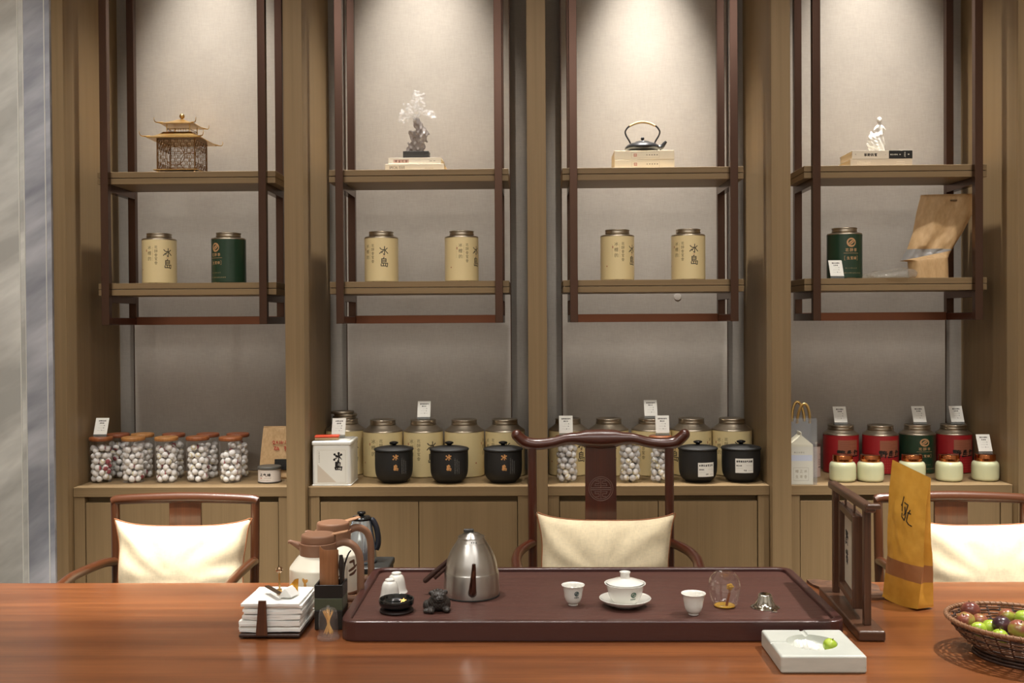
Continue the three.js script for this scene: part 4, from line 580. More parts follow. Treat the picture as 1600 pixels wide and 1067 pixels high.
{
  const y0 = S1 + 0.057, t = thing('glass_tree', 'clear glass bonsai tree sculpture on a black block', 'sculpture', [-0.499, y0, -0.275]);
  part('plinth', box(0.112, 0.0355, 0.06, 0, 0.01785, 0, 0.0015), std([34, 31, 28], 0.5), t);
  const smoke = new THREE.MeshPhysicalMaterial({ color: rgb(186, 178, 174), transmission: 0.55, roughness: 0.1, thickness: 0, ior: 1.6, clearcoat: 1, clearcoatRoughness: 0.05 }), clear = new THREE.MeshPhysicalMaterial({ color: 0xffffff, transmission: 0.86, roughness: 0.06, thickness: 0, ior: 1.7, clearcoat: 1, clearcoatRoughness: 0.05 });
  const B = [[-0.018, 0.044, 0.03, 0.022], [0.012, 0.052, 0.026, 0.02], [-0.004, 0.078, 0.024, 0.02], [0.024, 0.09, 0.022, 0.018], [-0.012, 0.11, 0.02, 0.017], [0.02, 0.122, 0.026, 0.02], [0.034, 0.104, 0.012, 0.012], [0.01, 0.15, 0.02, 0.018], [0.002, 0.172, 0.016, 0.015]];
  part('trunk', sdf((x, y, z) => { let d = 1; for (const b of B) d = smin(d, ell(x, y, z, [b[0], b[1], b[0] * 0.3], [b[2], b[3], 0.019]), 0.012); for (const [a, b, r] of [[[-0.02, 0.118, 0], [-0.034, 0.13, 0.004], 0.004], [[0.03, 0.12, 0], [0.056, 0.112, 0], 0.004], [[0.02, 0.085, 0.01], [0.044, 0.078, 0.006], 0.004], [[-0.03, 0.05, 0], [-0.034, 0.072, 0.006], 0.005], [[0.02, 0.14, 0], [0.046, 0.128, 0.004], 0.005]]) d = smin(d, cap(x, y, z, a, b, r * 1.7, r * 0.5), 0.008); return d + 0.004 * Math.sin(x * 210) * Math.sin(y * 170 + z * 150); }, [0.005, 0.112, 0], 0.084, 64), smoke, t);
  const crown = [[-0.004, 0.19, 0.03], [-0.03, 0.2, 0.028], [0.02, 0.205, 0.026], [-0.012, 0.222, 0.034], [-0.042, 0.228, 0.022], [0.014, 0.24, 0.026], [-0.008, 0.258, 0.028], [0.022, 0.272, 0.018], [-0.002, 0.286, 0.018], [-0.06, 0.21, 0.018], [-0.066, 0.19, 0.012], [0.05, 0.205, 0.018], [0.07, 0.202, 0.015]];
  const bub = []; for (const [x, y, r] of crown) for (let i = 0; i < 8; i++) { const s = rnd(0.005, 0.0105), a = rnd(0, 6.28), q = rnd(0.1, 0.95) * r; bub.push([x + q * Math.cos(a), y + q * Math.sin(a), rnd(-0.022, 0.022), s]); }
  part('crown', sdf((x, y, z) => { let d = 1; for (const b of bub) { if (Math.abs(x - b[0]) < 0.04 && Math.abs(y - b[1]) < 0.04) d = smin(d, Math.hypot(x - b[0], y - b[1], z - b[2]) - b[3], 0.003); } for (const [a, b] of [[[-0.05, 0.2, 0], [-0.064, 0.172, 0.01]], [[-0.064, 0.172, 0.01], [-0.074, 0.165, 0.012]], [[-0.064, 0.172, 0.01], [-0.052, 0.162, 0.01]], [[0.04, 0.205, 0], [0.084, 0.186, 0.006]], [[0, 0.165, 0], [0.02, 0.215, 0]], [[0, 0.165, 0], [-0.03, 0.205, 0]]]) d = smin(d, cap(x, y, z, a, b, 0.0055, 0.004), 0.004); return d; }, [0, 0.23, 0], 0.098, 84), clear, t);
}
{
  const iron = std([62, 62, 64], 0.34, { metalness: 0.75 }), t = thing('iron_teapot', 'flat black cast-iron teapot with a cane-wrapped hoop handle', 'teapot', [0.487, S1 + 0.0783, -0.28]);
  part('body', lathe([[0, 0.0005], [0.05, 0.0005], ...smooth([[0.056, 0.002], [0.07, 0.01], [0.0765, 0.02], [0.075, 0.027], [0.066, 0.036], [0.048, 0.044], [0.03, 0.047]], 26), [0, 0.0475]], 56), iron, t);
  part('lid', [lathe([[0.034, 0.0465], [0.034, 0.049], ...smooth([[0.03, 0.0505], [0.014, 0.054], [0, 0.055]], 8)], 40)], iron, t); part('knob', [ball(0.0078, 0, 0.064, 0, 16), cyl(0.003, 0.003, 0.006, 0, 0.054, 0, 10)], iron, t);
  part('spout', tube([[0.064, 0.022, 0.004], [0.082, 0.027, 0.004], [0.093, 0.04, 0.004], [0.102, 0.05, 0.004]], (u) => lerp(0.0135, 0.0058, u), 18, 14), iron, t);
  const arc = [[-0.05, 0.038], [-0.058, 0.056], [-0.072, 0.08], [-0.074, 0.098], [-0.058, 0.119], [-0.03, 0.132], [0, 0.136], [0.03, 0.132], [0.058, 0.119], [0.074, 0.098], [0.072, 0.08], [0.058, 0.056], [0.05, 0.038]].map((p) => [p[0], p[1], 0]);
  const h = part('handle', tube(arc, 0.0036, 60, 10), iron, t), coil = []; for (let i = 0; i <= 160; i++) { const f = lerp(-1, 1, i / 160), x = f * 0.055, y = 0.136 - 0.0165 * Math.pow(Math.abs(f), 2), a = i * 1.5; coil.push([x, y + 0.0042 * Math.cos(a), 0.0042 * Math.sin(a)]); }
  part('cane_wrap', tube(coil, 0.0018, 640, 6), std([222, 190, 140], 0.6), h);
}
{
  // robed old figure looking down, one wide sleeve swept aside
  const white = std([238, 234, 226], 0.35, { clearcoat: 0.3, clearcoatRoughness: 0.15 }), t = thing('figurine', 'small white porcelain figurine of a robed standing figure with a swept sleeve', 'figurine', [1.502, S1 + 0.0678, -0.28], -0.1);
  const body = (x, y, z) => {
    let d = cap(x, y, z, [0.006, 0.006, 0], [0.01, 0.085, 0], 0.027, 0.0175); d = smin(d, ell(x, y, z, [-0.012, 0.045, 0.006], [0.031, 0.042, 0.02]), 0.015); d = smin(d, cap(x, y, z, [-0.026, 0.062, 0.012], [-0.028, 0.092, 0.012], 0.011, 0.0035), 0.01);
    d = smin(d, cap(x, y, z, [-0.022, 0.066, 0.016], [0.012, 0.078, 0.018], 0.008, 0.006), 0.006); d = smin(d, cap(x, y, z, [0.012, 0.078, 0.018], [0.018, 0.11, 0.01], 0.006, 0.006), 0.006);
    d = smin(d, ell(x, y, z, [0.008, 0.106, 0.002], [0.021, 0.017, 0.0155]), 0.007); for (const s of [[-0.0125, 0.1], [0.03, 0.101]]) d = smin(d, cap(x, y, z, [0.008, 0.118, 0.006], [s[0], s[1], 0.009], 0.009, 0.0045), 0.006);
    d += 0.0016 * Math.sin((x * 0.8 + 0.35 * y) * 420 + 60 * z) * clamp((0.1 - y) / 0.06, 0, 1); d += 0.0014 * Math.sin(Math.hypot(x - 0.012, y - 0.1) * 520) * clamp((0.075 - y) / 0.03, 0, 1) * clamp((0.01 - x) / 0.02, 0, 1);
    d = smin(d, cap(x, y, z, [0.009, 0.118, 0.002], [0.009, 0.13, 0.004], 0.006, 0.0055), 0.004);
    let h = ell(x, y, z, [0.009, 0.1425, 0.006], [0.0098, 0.0125, 0.0112]); h = smin(h, ell(x, y, z, [0.0075, 0.1405, 0.0168], [0.0018, 0.0035, 0.0028]), 0.0015); h = Math.max(h, -(Math.hypot(x - 0.0045, y - 0.1438, z - 0.0172) - 0.0019)); h = Math.max(h, -(Math.hypot(x - 0.0122, y - 0.1438, z - 0.0172) - 0.0019)); h = smin(h, ell(x, y, z, [0.0078, 0.1335, 0.0145], [0.0035, 0.0012, 0.002]), 0.001);
    d = smin(d, h, 0.003); return Math.max(d, -y + 0.0005);
  };
  part('figure', sdf(body, [0, 0.078, 0.004], 0.086, 96), white, t); part('headcloth', sdf((x, y, z) => { let d = Math.max(ell(x, y, z, [0.0092, 0.1455, 0.002], [0.0118, 0.0125, 0.0122]), -(y - 0.146 - (z - 0.004) * 0.9), z - 0.0125); return smin(d, cap(x, y, z, [0.0095, 0.146, -0.006], [0.012, 0.128, -0.009], 0.006, 0.004), 0.004); }, [0.01, 0.143, 0], 0.022, 40), white, t);
  part('foot_base', [box(0.036, 0.005, 0.028, 0.004, 0.0025, 0, 0.002), mv(ball(0.007, 0, 0, 0, 14).scale(1.3, 0.7, 1), 0.026, 0.0045, 0.012)], white, t);
}

// ---------------------------------------------------------------- things on the table and the tea tray
// steel gooseneck kettle
{
  const t = thing('kettle', 'brushed steel tea kettle on the tea tray, its spout facing the room', 'kettle', [-0.168, FL, 1.423]), r = 0.0755;
  part('body', lathe([[0, 0.0008], [r - 0.004, 0.0008], [r, 0.004], [r + 0.0005, 0.02], [r - 0.001, 0.05], [r - 0.0015, 0.064], [r - 0.003, 0.0655], [r - 0.0035, 0.067], ...smooth([[r - 0.004, 0.068], [0.0675, 0.092], [0.058, 0.118], [0.0475, 0.136], [0.0425, 0.143]], 26), [0.0405, 0.145]], 64), steel, t);
  part('base_ring', lathe([[r - 0.004, 0.0003], [r + 0.0002, 0.0003], [r + 0.0012, 0.0012], [r + 0.0012, 0.0034], [r - 0.001, 0.0038]], 64), blackMatte, t);
  const neck = part('neck_ring', lathe([[0.0415, 0.1445], [0.0405, 0.146], [0.0365, 0.1545], [0.036, 0.156]], 48), steel, t); for (let i = -1; i <= 1; i++) part('vent_hole', mv(cyl(0.0015, 0.0015, 0.0012, 0, 0, 0, 10).rotateX(PI / 2), 0.009 + i * 0.006, 0.15, 0.0382), blackMatte, neck);
  const lid = part('lid', lathe([[0.0362, 0.1562], [0.0372, 0.158], [0.035, 0.1605], [0.029, 0.1635], [0.026, 0.1645], [0.0245, 0.1665], ...smooth([[0.021, 0.168], [0.012, 0.1705], [0, 0.171]], 10)], 48), steel, t);
  part('knob', [box(0.028, 0.009, 0.013, -0.007, 0.1755, 0, 0.003)], std([58, 56, 54], 0.4), lid);
  part('spout', tube([[0.006, 0.024, 0.071], [0.0075, 0.034, 0.086], [0.0095, 0.062, 0.093], [0.0115, 0.09, 0.094], [0.012, 0.106, 0.097]], (u) => lerp(0.0125, 0.0048, Math.pow(u, 0.8)), 30, 18), std([120, 92, 78], 0.2, { metalness: 1 }), t);  // brown tint stands for the tray reflected in the steel spout
  const wood = std([58, 34, 26], 0.4), h = part('handle', tube([[-0.058, 0.096, -0.012], [-0.08, 0.077, -0.012], [-0.103, 0.058, -0.01], [-0.127, 0.037, -0.008]], (u) => 0.0066 + 0.0012 * u, 20, 10), wood, t, 'dark wooden handle'); part('handle_bar', tube([[-0.05, 0.089, 0.002], [-0.07, 0.073, 0.002], [-0.088, 0.057, 0.002], [-0.101, 0.0455, 0.002]], () => 0.005, 20, 10), wood, h); part('grip_end', mv(ball(0.0072, 0, 0, 0, 12), -0.127, 0.037, -0.008), wood, h);
}
// porcelain
function emblemMask(w, h, s) { const [c, x] = canvas(w, h, '#000'); emblem(x, w / 2, h * 0.34, s, '#fff', '#000'); row(x, ['flower', 'drunk', 'tea'], w / 2 - s * 1.05, h * 0.34 + s * 1.35, s * 0.62, s * 0.72, s * 0.09, '#fff'); return c; }
const greenInk = cutPrint(emblemMask(256, 256, 66), [58, 104, 84], 0.4), tealInk = cutPrint(emblemMask(256, 256, 64), [52, 78, 80], 0.4);
function teaCup(label, pos, turn, decorated, flip = false, s = 1) {
  const t = thing('tea_cup', label, 'tea cup', pos, turn), out = smooth([[0.0125, 0.005], [0.018, 0.0095], [0.0222, 0.02], [0.0245, 0.034], [0.027, 0.046], [0.0305, 0.0528]], 22), inn = out.map(([a, b]) => [Math.max(0.001, a - 0.0017), b + 0.0012]).reverse();
  const g = lathe([[0, 0.0025], [0.01, 0.0025], [0.0108, 0.0004], [0.0128, 0.0004], [0.0132, 0.0022], ...out, [0.0303, 0.0538], ...inn.slice(1), [0, 0.0072]], 44).scale(s, s, s); if (flip) g.rotateX(PI).translate(0, 0.0538 * s, 0);
  part('cup_body', g, porcelain, t); if (decorated) part('emblem', patch(0.0236 * s, 0.0266 * s, 0.019 * s, 0.0435 * s, 0.36, 1.0), tealInk, t); return t;
}
teaCup('small white teacup with a dark round emblem between the kettle and the gaiwan', [0.104, FL, 1.525], -0.02, true);
teaCup('small plain white teacup without an emblem between the gaiwan and the glass pitcher', [0.404, FL, 1.614], 0, false, false, 1.02);
teaCup('small white teacup upside down, the nearer of two behind the black dish', [-0.386, FL, 1.46], 0, false, true, 0.98);
teaCup('small white teacup upside down, the farther of two behind the black dish', [-0.377, FL, 1.395], 0, false, true, 1.02);
{
  const t = thing('gaiwan', 'white lidded porcelain gaiwan on a saucer with a green emblem', 'gaiwan', [0.239, FL, 1.533]);
  part('saucer', lathe([[0, 0.002], [0.028, 0.002], [0.0285, 0.0004], [0.031, 0.0004], [0.032, 0.0025], ...smooth([[0.034, 0.003], [0.05, 0.008], [0.062, 0.0155], [0.0672, 0.0205]], 14), [0.0675, 0.0218], [0.066, 0.022], ...smooth([[0.064, 0.0205], [0.05, 0.0115], [0.03, 0.006], [0, 0.005]], 14)], 56), porcelain, t);
  const b = part('bowl', lathe([[0, 0.0055], [0.022, 0.0055], ...smooth([[0.0245, 0.007], [0.034, 0.014], [0.0425, 0.028], [0.0465, 0.044], [0.0495, 0.054], [0.0535, 0.0592]], 24), [0.0538, 0.0602], [0.052, 0.0604], ...smooth([[0.048, 0.055], [0.044, 0.042], [0.036, 0.02], [0, 0.01]], 18)], 56), porcelain, t);
  part('emblem', lathe([0.0205, 0.026, 0.0315, 0.037, 0.0425, 0.048].map((y) => { const c = smooth([[0.0245, 0.007], [0.034, 0.014], [0.0425, 0.028], [0.0465, 0.044], [0.0495, 0.054], [0.0535, 0.0592]], 60); let k = 1; while (k < c.length - 1 && c[k][1] < y) k++; return [lerp(c[k - 1][0], c[k][0], (y - c[k - 1][1]) / (c[k][1] - c[k - 1][1])) + 0.0006, y]; }), 16, 0.08, 0.66), greenInk, b);
  const l = part('lid', lathe([[0.044, 0.0595], [0.0475, 0.0605], [0.048, 0.0615], ...smooth([[0.046, 0.0625], [0.034, 0.0675], [0.018, 0.0725], [0.014, 0.0735]], 14), [0.0125, 0.0745], [0.0122, 0.084], [0.0145, 0.0885], [0.0138, 0.0895], [0.0105, 0.0885], [0, 0.0865]], 56), porcelain, t);
}
// black dish with a gold star on a dark coaster
{
  const t = thing('small_dish', 'round black dish with a small gold star inside, before two upturned teacups', 'dish', [-0.352, FL, 1.582]), glaze = std([24, 25, 24], 0.14, { clearcoat: 0.6 });
  part('coaster', lathe([[0, 0.0006], [0.042, 0.0006], [0.044, 0.003], [0.042, 0.0075], [0.03, 0.009], [0, 0.009]], 48), std([36, 24, 22], 0.45), t);
  const b = part('bowl', lathe([[0, 0.0095], [0.03, 0.0095], ...smooth([[0.034, 0.011], [0.0435, 0.018], [0.0455, 0.0265], [0.045, 0.0335]], 16), [0.0435, 0.0345], [0.042, 0.0335], ...smooth([[0.0415, 0.03], [0.037, 0.02], [0.02, 0.0155], [0, 0.0152]], 14)], 56), glaze, t);
  const s = new THREE.Shape(); for (let i = 0; i < 10; i++) { const a = (i / 10) * PI * 2 + 0.2, r = i % 2 ? 0.0042 : 0.0095; i ? s.lineTo(r * Math.cos(a), r * Math.sin(a)) : s.moveTo(r * Math.cos(a), r * Math.sin(a)); } part('star', mv(rot(new THREE.ExtrudeGeometry(s, { depth: 0.001, bevelEnabled: false }), -PI / 2 + 0.5), 0.015, 0.0225, -0.018), std([206, 150, 70], 0.35, { metalness: 0.6 }), b);
}
// dark clay tea pet: a squat crouching lion
{
  const clay = std([52, 46, 42], 0.5), f = (x, y, z) => {
    let d = ell(x, y, z, [0.004, 0.021, -0.003], [0.029, 0.021, 0.026]); d = smin(d, ell(x, y, z, [0.002, 0.037, 0.005], [0.02, 0.0155, 0.018]), 0.006);
    for (const s of [-1, 1]) { d = smin(d, ell(x, y, z, [s * 0.02, 0.007, 0.018], [0.01, 0.0075, 0.014]), 0.004); d = smin(d, ell(x, y, z, [s * 0.024, 0.013, -0.012], [0.012, 0.014, 0.016]), 0.004); d = smin(d, ell(x, y, z, [0.002 + s * 0.0175, 0.0475, 0.001], [0.0075, 0.006, 0.005]), 0.003); d = smin(d, ell(x, y, z, [0.002 + s * 0.009, 0.0445, 0.0185], [0.005, 0.0042, 0.004]), 0.002); }
    d = smin(d, ell(x, y, z, [0.002, 0.034, 0.021], [0.0125, 0.0075, 0.007]), 0.004); d = smin(d, ell(x, y, z, [0.002, 0.0395, 0.0245], [0.0045, 0.003, 0.003]), 0.002); d = Math.max(d, -(ell(x, y, z, [0.002, 0.0325, 0.028], [0.0105, 0.0016, 0.006])));
    for (let i = 0; i < 5; i++) d = smin(d, ell(x, y, z, [0.002 + (i - 2) * 0.0085, 0.0515 - Math.abs(i - 2) * 0.002, -0.006], [0.0048, 0.0048, 0.0055]), 0.002); d = smin(d, ell(x, y, z, [-0.03, 0.006, 0.014], [0.009, 0.006, 0.009]), 0.003);
    return Math.max(d + 0.0005 * Math.sin(x * 700) * Math.sin(y * 600 + z * 500), -y + 0.0005);
  };
  single('tea_pet', sdf(f, [0, 0.026, 0.003], 0.044, 72), clay, 'dark clay tea pet shaped like a squat crouching beast beside the kettle', 'tea pet', [-0.247, FL, 1.578], 0.25);
}
// glass pitcher with an amber flower
{
  const t = thing('glass_pitcher', 'round clear glass pitcher with an amber flower stem inside, beside the steel strainer', 'pitcher', [0.496, FL, 1.541]), amber = new THREE.MeshPhysicalMaterial({ color: rgb(236, 188, 62), transmission: 0.6, roughness: 0.08, thickness: 0.004, ior: 1.45 });
  const outer = [[0.012, 0.0006], ...smooth([[0.026, 0.0015], [0.034, 0.012], [0.0415, 0.036], [0.0425, 0.054], [0.0375, 0.074], [0.0285, 0.086], [0.026, 0.0885]], 30)], inner = outer.slice(1).map(([a, b]) => [a - 0.0016, b + 0.0006]).reverse();
  const g = lathe([[0, 0.0006], ...outer, [0.0254, 0.0895], ...inner, [0, 0.0024]], 56), p = g.attributes.position; for (let i = 0; i < p.count; i++) { const y = p.getY(i), a = Math.atan2(p.getZ(i), p.getX(i)), k = clamp((y - 0.066) / 0.024, 0, 1), s = Math.exp(-Math.pow((((a - 2.2 + PI * 3) % (PI * 2)) - PI) / 0.5, 2)); p.setXYZ(i, p.getX(i) * (1 + 0.2 * k * s), y + 0.012 * k * k * s, p.getZ(i) * (1 + 0.2 * k * s)); } g.computeVertexNormals();
  part('glass_body', g, new THREE.MeshPhysicalMaterial({ color: 0xffffff, transmission: 1, roughness: 0.0, thickness: 0, ior: 1.6, clearcoat: 1, clearcoatRoughness: 0.02 }), t);
  const f = part('amber_base', lathe([[0, 0.0012], [0.024, 0.0012], [0.0275, 0.003], [0.025, 0.0055], [0.014, 0.0045], [0, 0.004]], 40), amber, t); part('amber_stem', tube([[0.004, 0.004, 0.004], [0.007, 0.02, 0.006], [0.011, 0.036, 0.006], [0.0125, 0.048, 0.006]], () => 0.0034, 20, 10), std([150, 84, 40], 0.3, { transmission: 0.3, thickness: 0 }), t);
  part('amber_flower', [0, 1, 2, 3, 4].map((i) => mv(ball(0.0052, 0, 0, 0, 12).scale(1, 0.8, 0.7), 0.0125 + 0.005 * Math.cos(i * 1.257), 0.0535 + 0.005 * Math.sin(i * 1.257), 0.0075)).concat([ball(0.004, 0.0125, 0.0535, 0.012, 12)]), amber, t);
}
{
  const t = thing('tea_strainer', 'upturned shiny steel tea strainer with a flared rim near the tray end', 'strainer', [0.599, FL, 1.547]);
  part('bowl', lathe([[0.0335, 0.0004], [0.0372, 0.0006], [0.0376, 0.0016], ...smooth([[0.034, 0.003], [0.027, 0.0075], [0.0215, 0.018], [0.018, 0.03], [0.0165, 0.0335]], 18), [0.0145, 0.0352], [0, 0.0355]], 48), mirrorSteel, t);
  part('tab', rot(box(0.014, 0.0014, 0.02, 0, 0, 0, 0.0006), 0.05).translate(0.013, 0.0022, 0.0405), mirrorSteel, t);
}
// marble ashtray, tissue, green plum
{
  const t = thing('ashtray', 'square white marble ashtray lying before the end of the tea tray', 'ashtray', [0.641, TY, 1.836], 0.0), ev = new Evaluator(); ev.useGroups = false; ev.attributes = ['position', 'normal', 'uv'];
  let b = new Brush(plain(new RoundedBoxGeometry(0.19, 0.04, 0.196, 4, 0.006).translate(0, 0.02, 0))); const cut = (g) => { b.updateMatrixWorld(); const c = new Brush(plain(g)); c.updateMatrixWorld(); b = ev.evaluate(b, c, SUBTRACTION); };
  cut(lathe([[0, 0.018], [0.036, 0.018], ...smooth([[0.042, 0.019], [0.052, 0.026], [0.057, 0.0405]], 8), [0.058, 0.06], [0, 0.06]], 48)); for (const [x, z, a] of [[0, -0.085, 0], [-0.085, 0.0, PI / 2]]) cut(new THREE.CylinderGeometry(0.0065, 0.0065, 0.07, 16).rotateX(PI / 2).rotateY(a).translate(x, 0.042, z));
  part('body', b.geometry, std([212, 214, 208], 0.3, { map: dataTex(256, 256, (u, v) => mix3([222, 224, 220], [252, 252, 248], fbm(u, v, 3, 3, 901, 5)), null), transmission: 0 }), t);
}
{
  const g = sdf((x, y, z) => { let d = 1; for (const [a, b, c, r] of [[-0.014, 0.008, -0.006, 0.012], [0.004, 0.009, 0.004, 0.014], [0.016, 0.007, 0.012, 0.009], [-0.02, 0.014, -0.014, 0.007], [-0.004, 0.016, -0.006, 0.008]]) d = smin(d, Math.hypot(x - a, y - b, z - c) - r, 0.006); d += 0.006 * (fbm(x * 14 + 0.5, y * 14 + z * 11 + 0.5, 14, 14, 911, 3) - 0.5); return Math.max(d, -y + 0.0005); }, [0, 0.012, 0], 0.036, 48);
  single('crumpled_tissue', g, std([248, 246, 240], 0.85), 'crumpled white tissue in the hollow of the marble ashtray', 'tissue', [0.632, TY + 0.0185, 1.832]);
}
function plumGeo(r, seed) { const g = new THREE.SphereGeometry(r, 28, 20), p = g.attributes.position; for (let i = 0; i < p.count; i++) { const x = p.getX(i) / r, y = p.getY(i) / r, z = p.getZ(i) / r, q = Math.hypot(x, z), a = Math.atan2(z, x); const k = 1 - 0.09 * Math.exp(-q * q * 30) * (y > 0 ? 1 : 0.5) - 0.035 * Math.exp(-Math.pow(a / 0.22, 2)) * (1 - y * y) + 0.012 * (fbm(a / 6.2832 + 0.5, y * 0.5 + 0.5, 4, 4, seed, 2) - 0.5); p.setXYZ(i, x * r * k, y * r * k * 0.96, z * r * k); } g.computeVertexNormals(); return g; }
const plumMat = (a, b, s) => std([255, 255, 255], 0.28, { clearcoat: 0.35, clearcoatRoughness: 0.2, map: dataTex(128, 64, (u, v) => { const n = fbm(u, v, 4, 4, s, 4); return mix3(a, b, clamp((n - 0.35) * 3.2, 0, 1)); }) });
const greenPlum = plumMat([150, 178, 46], [182, 204, 74], 921), darkPlum = plumMat([58, 34, 42], [88, 48, 54], 922), redPlum = plumMat([110, 56, 48], [142, 80, 62], 923), mixPlum = plumMat([160, 168, 62], [150, 84, 66], 924);
function plum(label, pos, r, m, seed, q) { const t = thing('plum', label, 'plum', pos, 0); part('flesh', plumGeo(r, seed), m, t); part('stem', cyl(0.0012, 0.0009, 0.005, 0, r * 0.86, 0, 8), std([96, 78, 44], 0.7), t); t.rotation.set(...q); t.userData.group = 'plums'; return t; }
delete plum('small bright green plum lying in the marble ashtray beside the tissue', [0.679, TY + 0.0362, 1.848], 0.0162, greenPlum, 31, [0.5, 0.6, -0.4]).userData.group;
// woven fruit basket on a ring foot
{
  const bx = 1.135, bz = 1.825, t = thing('fruit_basket', 'brown woven wicker basket full of plums on the table', 'basket', [bx, TY, bz], -0.78), wick = std([118, 84, 60], 0.55), dark = std([68, 46, 35], 0.6), pale = std([150, 110, 80], 0.5);
  const RW = (h) => lerp(0.1, 0.157, Math.pow(clamp((h - 0.022) / 0.058, 0, 1), 0.62)), SX = 1.09, SZ = 0.92, N = 34, at = (r, h, a) => [r * SX * Math.cos(a), h, r * SZ * Math.sin(a)];
  for (let k = 0; k < 9; k++) { const h = 0.025 + k * 0.0063, P = []; for (let i = 0; i < N * 4; i++) { const a = (i / (N * 4)) * PI * 2; P.push(at(RW(h) + 0.0022 * Math.sin(a * N / 2 + k * PI), h, a)); } part('weave_strand', tube(P, 0.0026, N * 6, 6, true), k % 3 === 1 ? dark : wick, t); }
  for (let i = 0; i < N; i++) { const a = (i / N) * PI * 2, P = []; for (let k = 0; k <= 5; k++) { const h = 0.021 + k * 0.0118; P.push(at(RW(h), h, a)); } part('stake', tube(P, 0.0024, 12, 6), dark, t); }
  const rim = [], wrap = []; for (let i = 0; i < 80; i++) rim.push(at(0.159, 0.0825, (i / 80) * PI * 2)); part('rim', tube(rim, 0.0046, 160, 10, true), pale, t); for (let i = 0; i < 500; i++) { const q = i * 0.95; wrap.push(at(0.159 + 0.005 * Math.cos(q), 0.0825 + 0.005 * Math.sin(q), (i / 500) * PI * 2)); } part('rim_wrap', tube(wrap, 0.0013, 1200, 5, true), pale, t);
  part('bottom_mat', lathe([[0, 0.018], [0.1, 0.018], [0.102, 0.021], [0.1, 0.024], [0, 0.024]], 48).scale(SX, 1, SZ), wick, t);
  for (let k = 0; k < 3; k++) { const P = []; for (let i = 0; i < 60; i++) P.push(at(0.1 + k * 0.0025, 0.0175 - k * 0.007, (i / 60) * PI * 2)); part('foot_strand', tube(P, 0.0032, 140, 6, true), dark, t); }
  const M = { g: greenPlum, d: darkPlum, r: redPlum, m: mixPlum };
  const PL = [[1.052, 0.84, 1.722, 0.0225, 'r', 'dark red plum highest against the inside wall of the basket'], [1.022, 0.829, 1.766, 0.021, 'm', 'pale green and pink plum at the basket wall, below a dark red one'], [1.057, 0.826, 1.762, 0.019, 'm', 'pinkish plum tucked under the dark red plum by the basket wall'], [1.066, 0.822, 1.796, 0.0185, 'g', 'yellow-green plum half hidden behind the darkest purple plum'], [1.083, 0.834, 1.818, 0.0215, 'd', 'darkest purple plum in the basket'], [1.124, 0.834, 1.752, 0.0195, 'm', 'pale plum with a pink cheek at the far side of the basket'], [1.141, 0.843, 1.8, 0.0205, 'g', 'bright green plum standing highest in the basket'], [1.101, 0.836, 1.863, 0.0235, 'm', 'large green plum with a brown-red cheek beside the darkest purple plum'], [1.14, 0.834, 1.9, 0.0215, 'r', 'pinkish red plum in front of the large green plum'], [1.034, 0.82, 1.808, 0.0185, 'g', 'yellow-green plum lying lowest by the wicker wall near the darkest plum'], [1.06, 0.818, 1.858, 0.019, 'g', 'small green plum at the front wall of the basket'], [1.19, 0.834, 1.84, 0.022, 'r', 'dark red plum on the side of the basket away from the ashtray'], [1.175, 0.83, 1.775, 0.021, 'm', 'green and brown plum at the back on the side away from the ashtray'], [1.09, 0.806, 1.795, 0.02, 'm', 'plum lying at the bottom of the basket under the darkest purple one'], [1.13, 0.806, 1.83, 0.02, 'g', 'plum lying at the bottom of the basket under the highest green one'], [1.09, 0.806, 1.845, 0.02, 'd', 'plum lying at the bottom of the basket under the large green one']];
  PL.forEach(([x, y, z, r, m, l], i) => plum(l, [x, y, z], r, M[m], 40 + i, [rnd(-0.6, 0.6), rnd(0, 6), rnd(-0.6, 0.6)]));
}
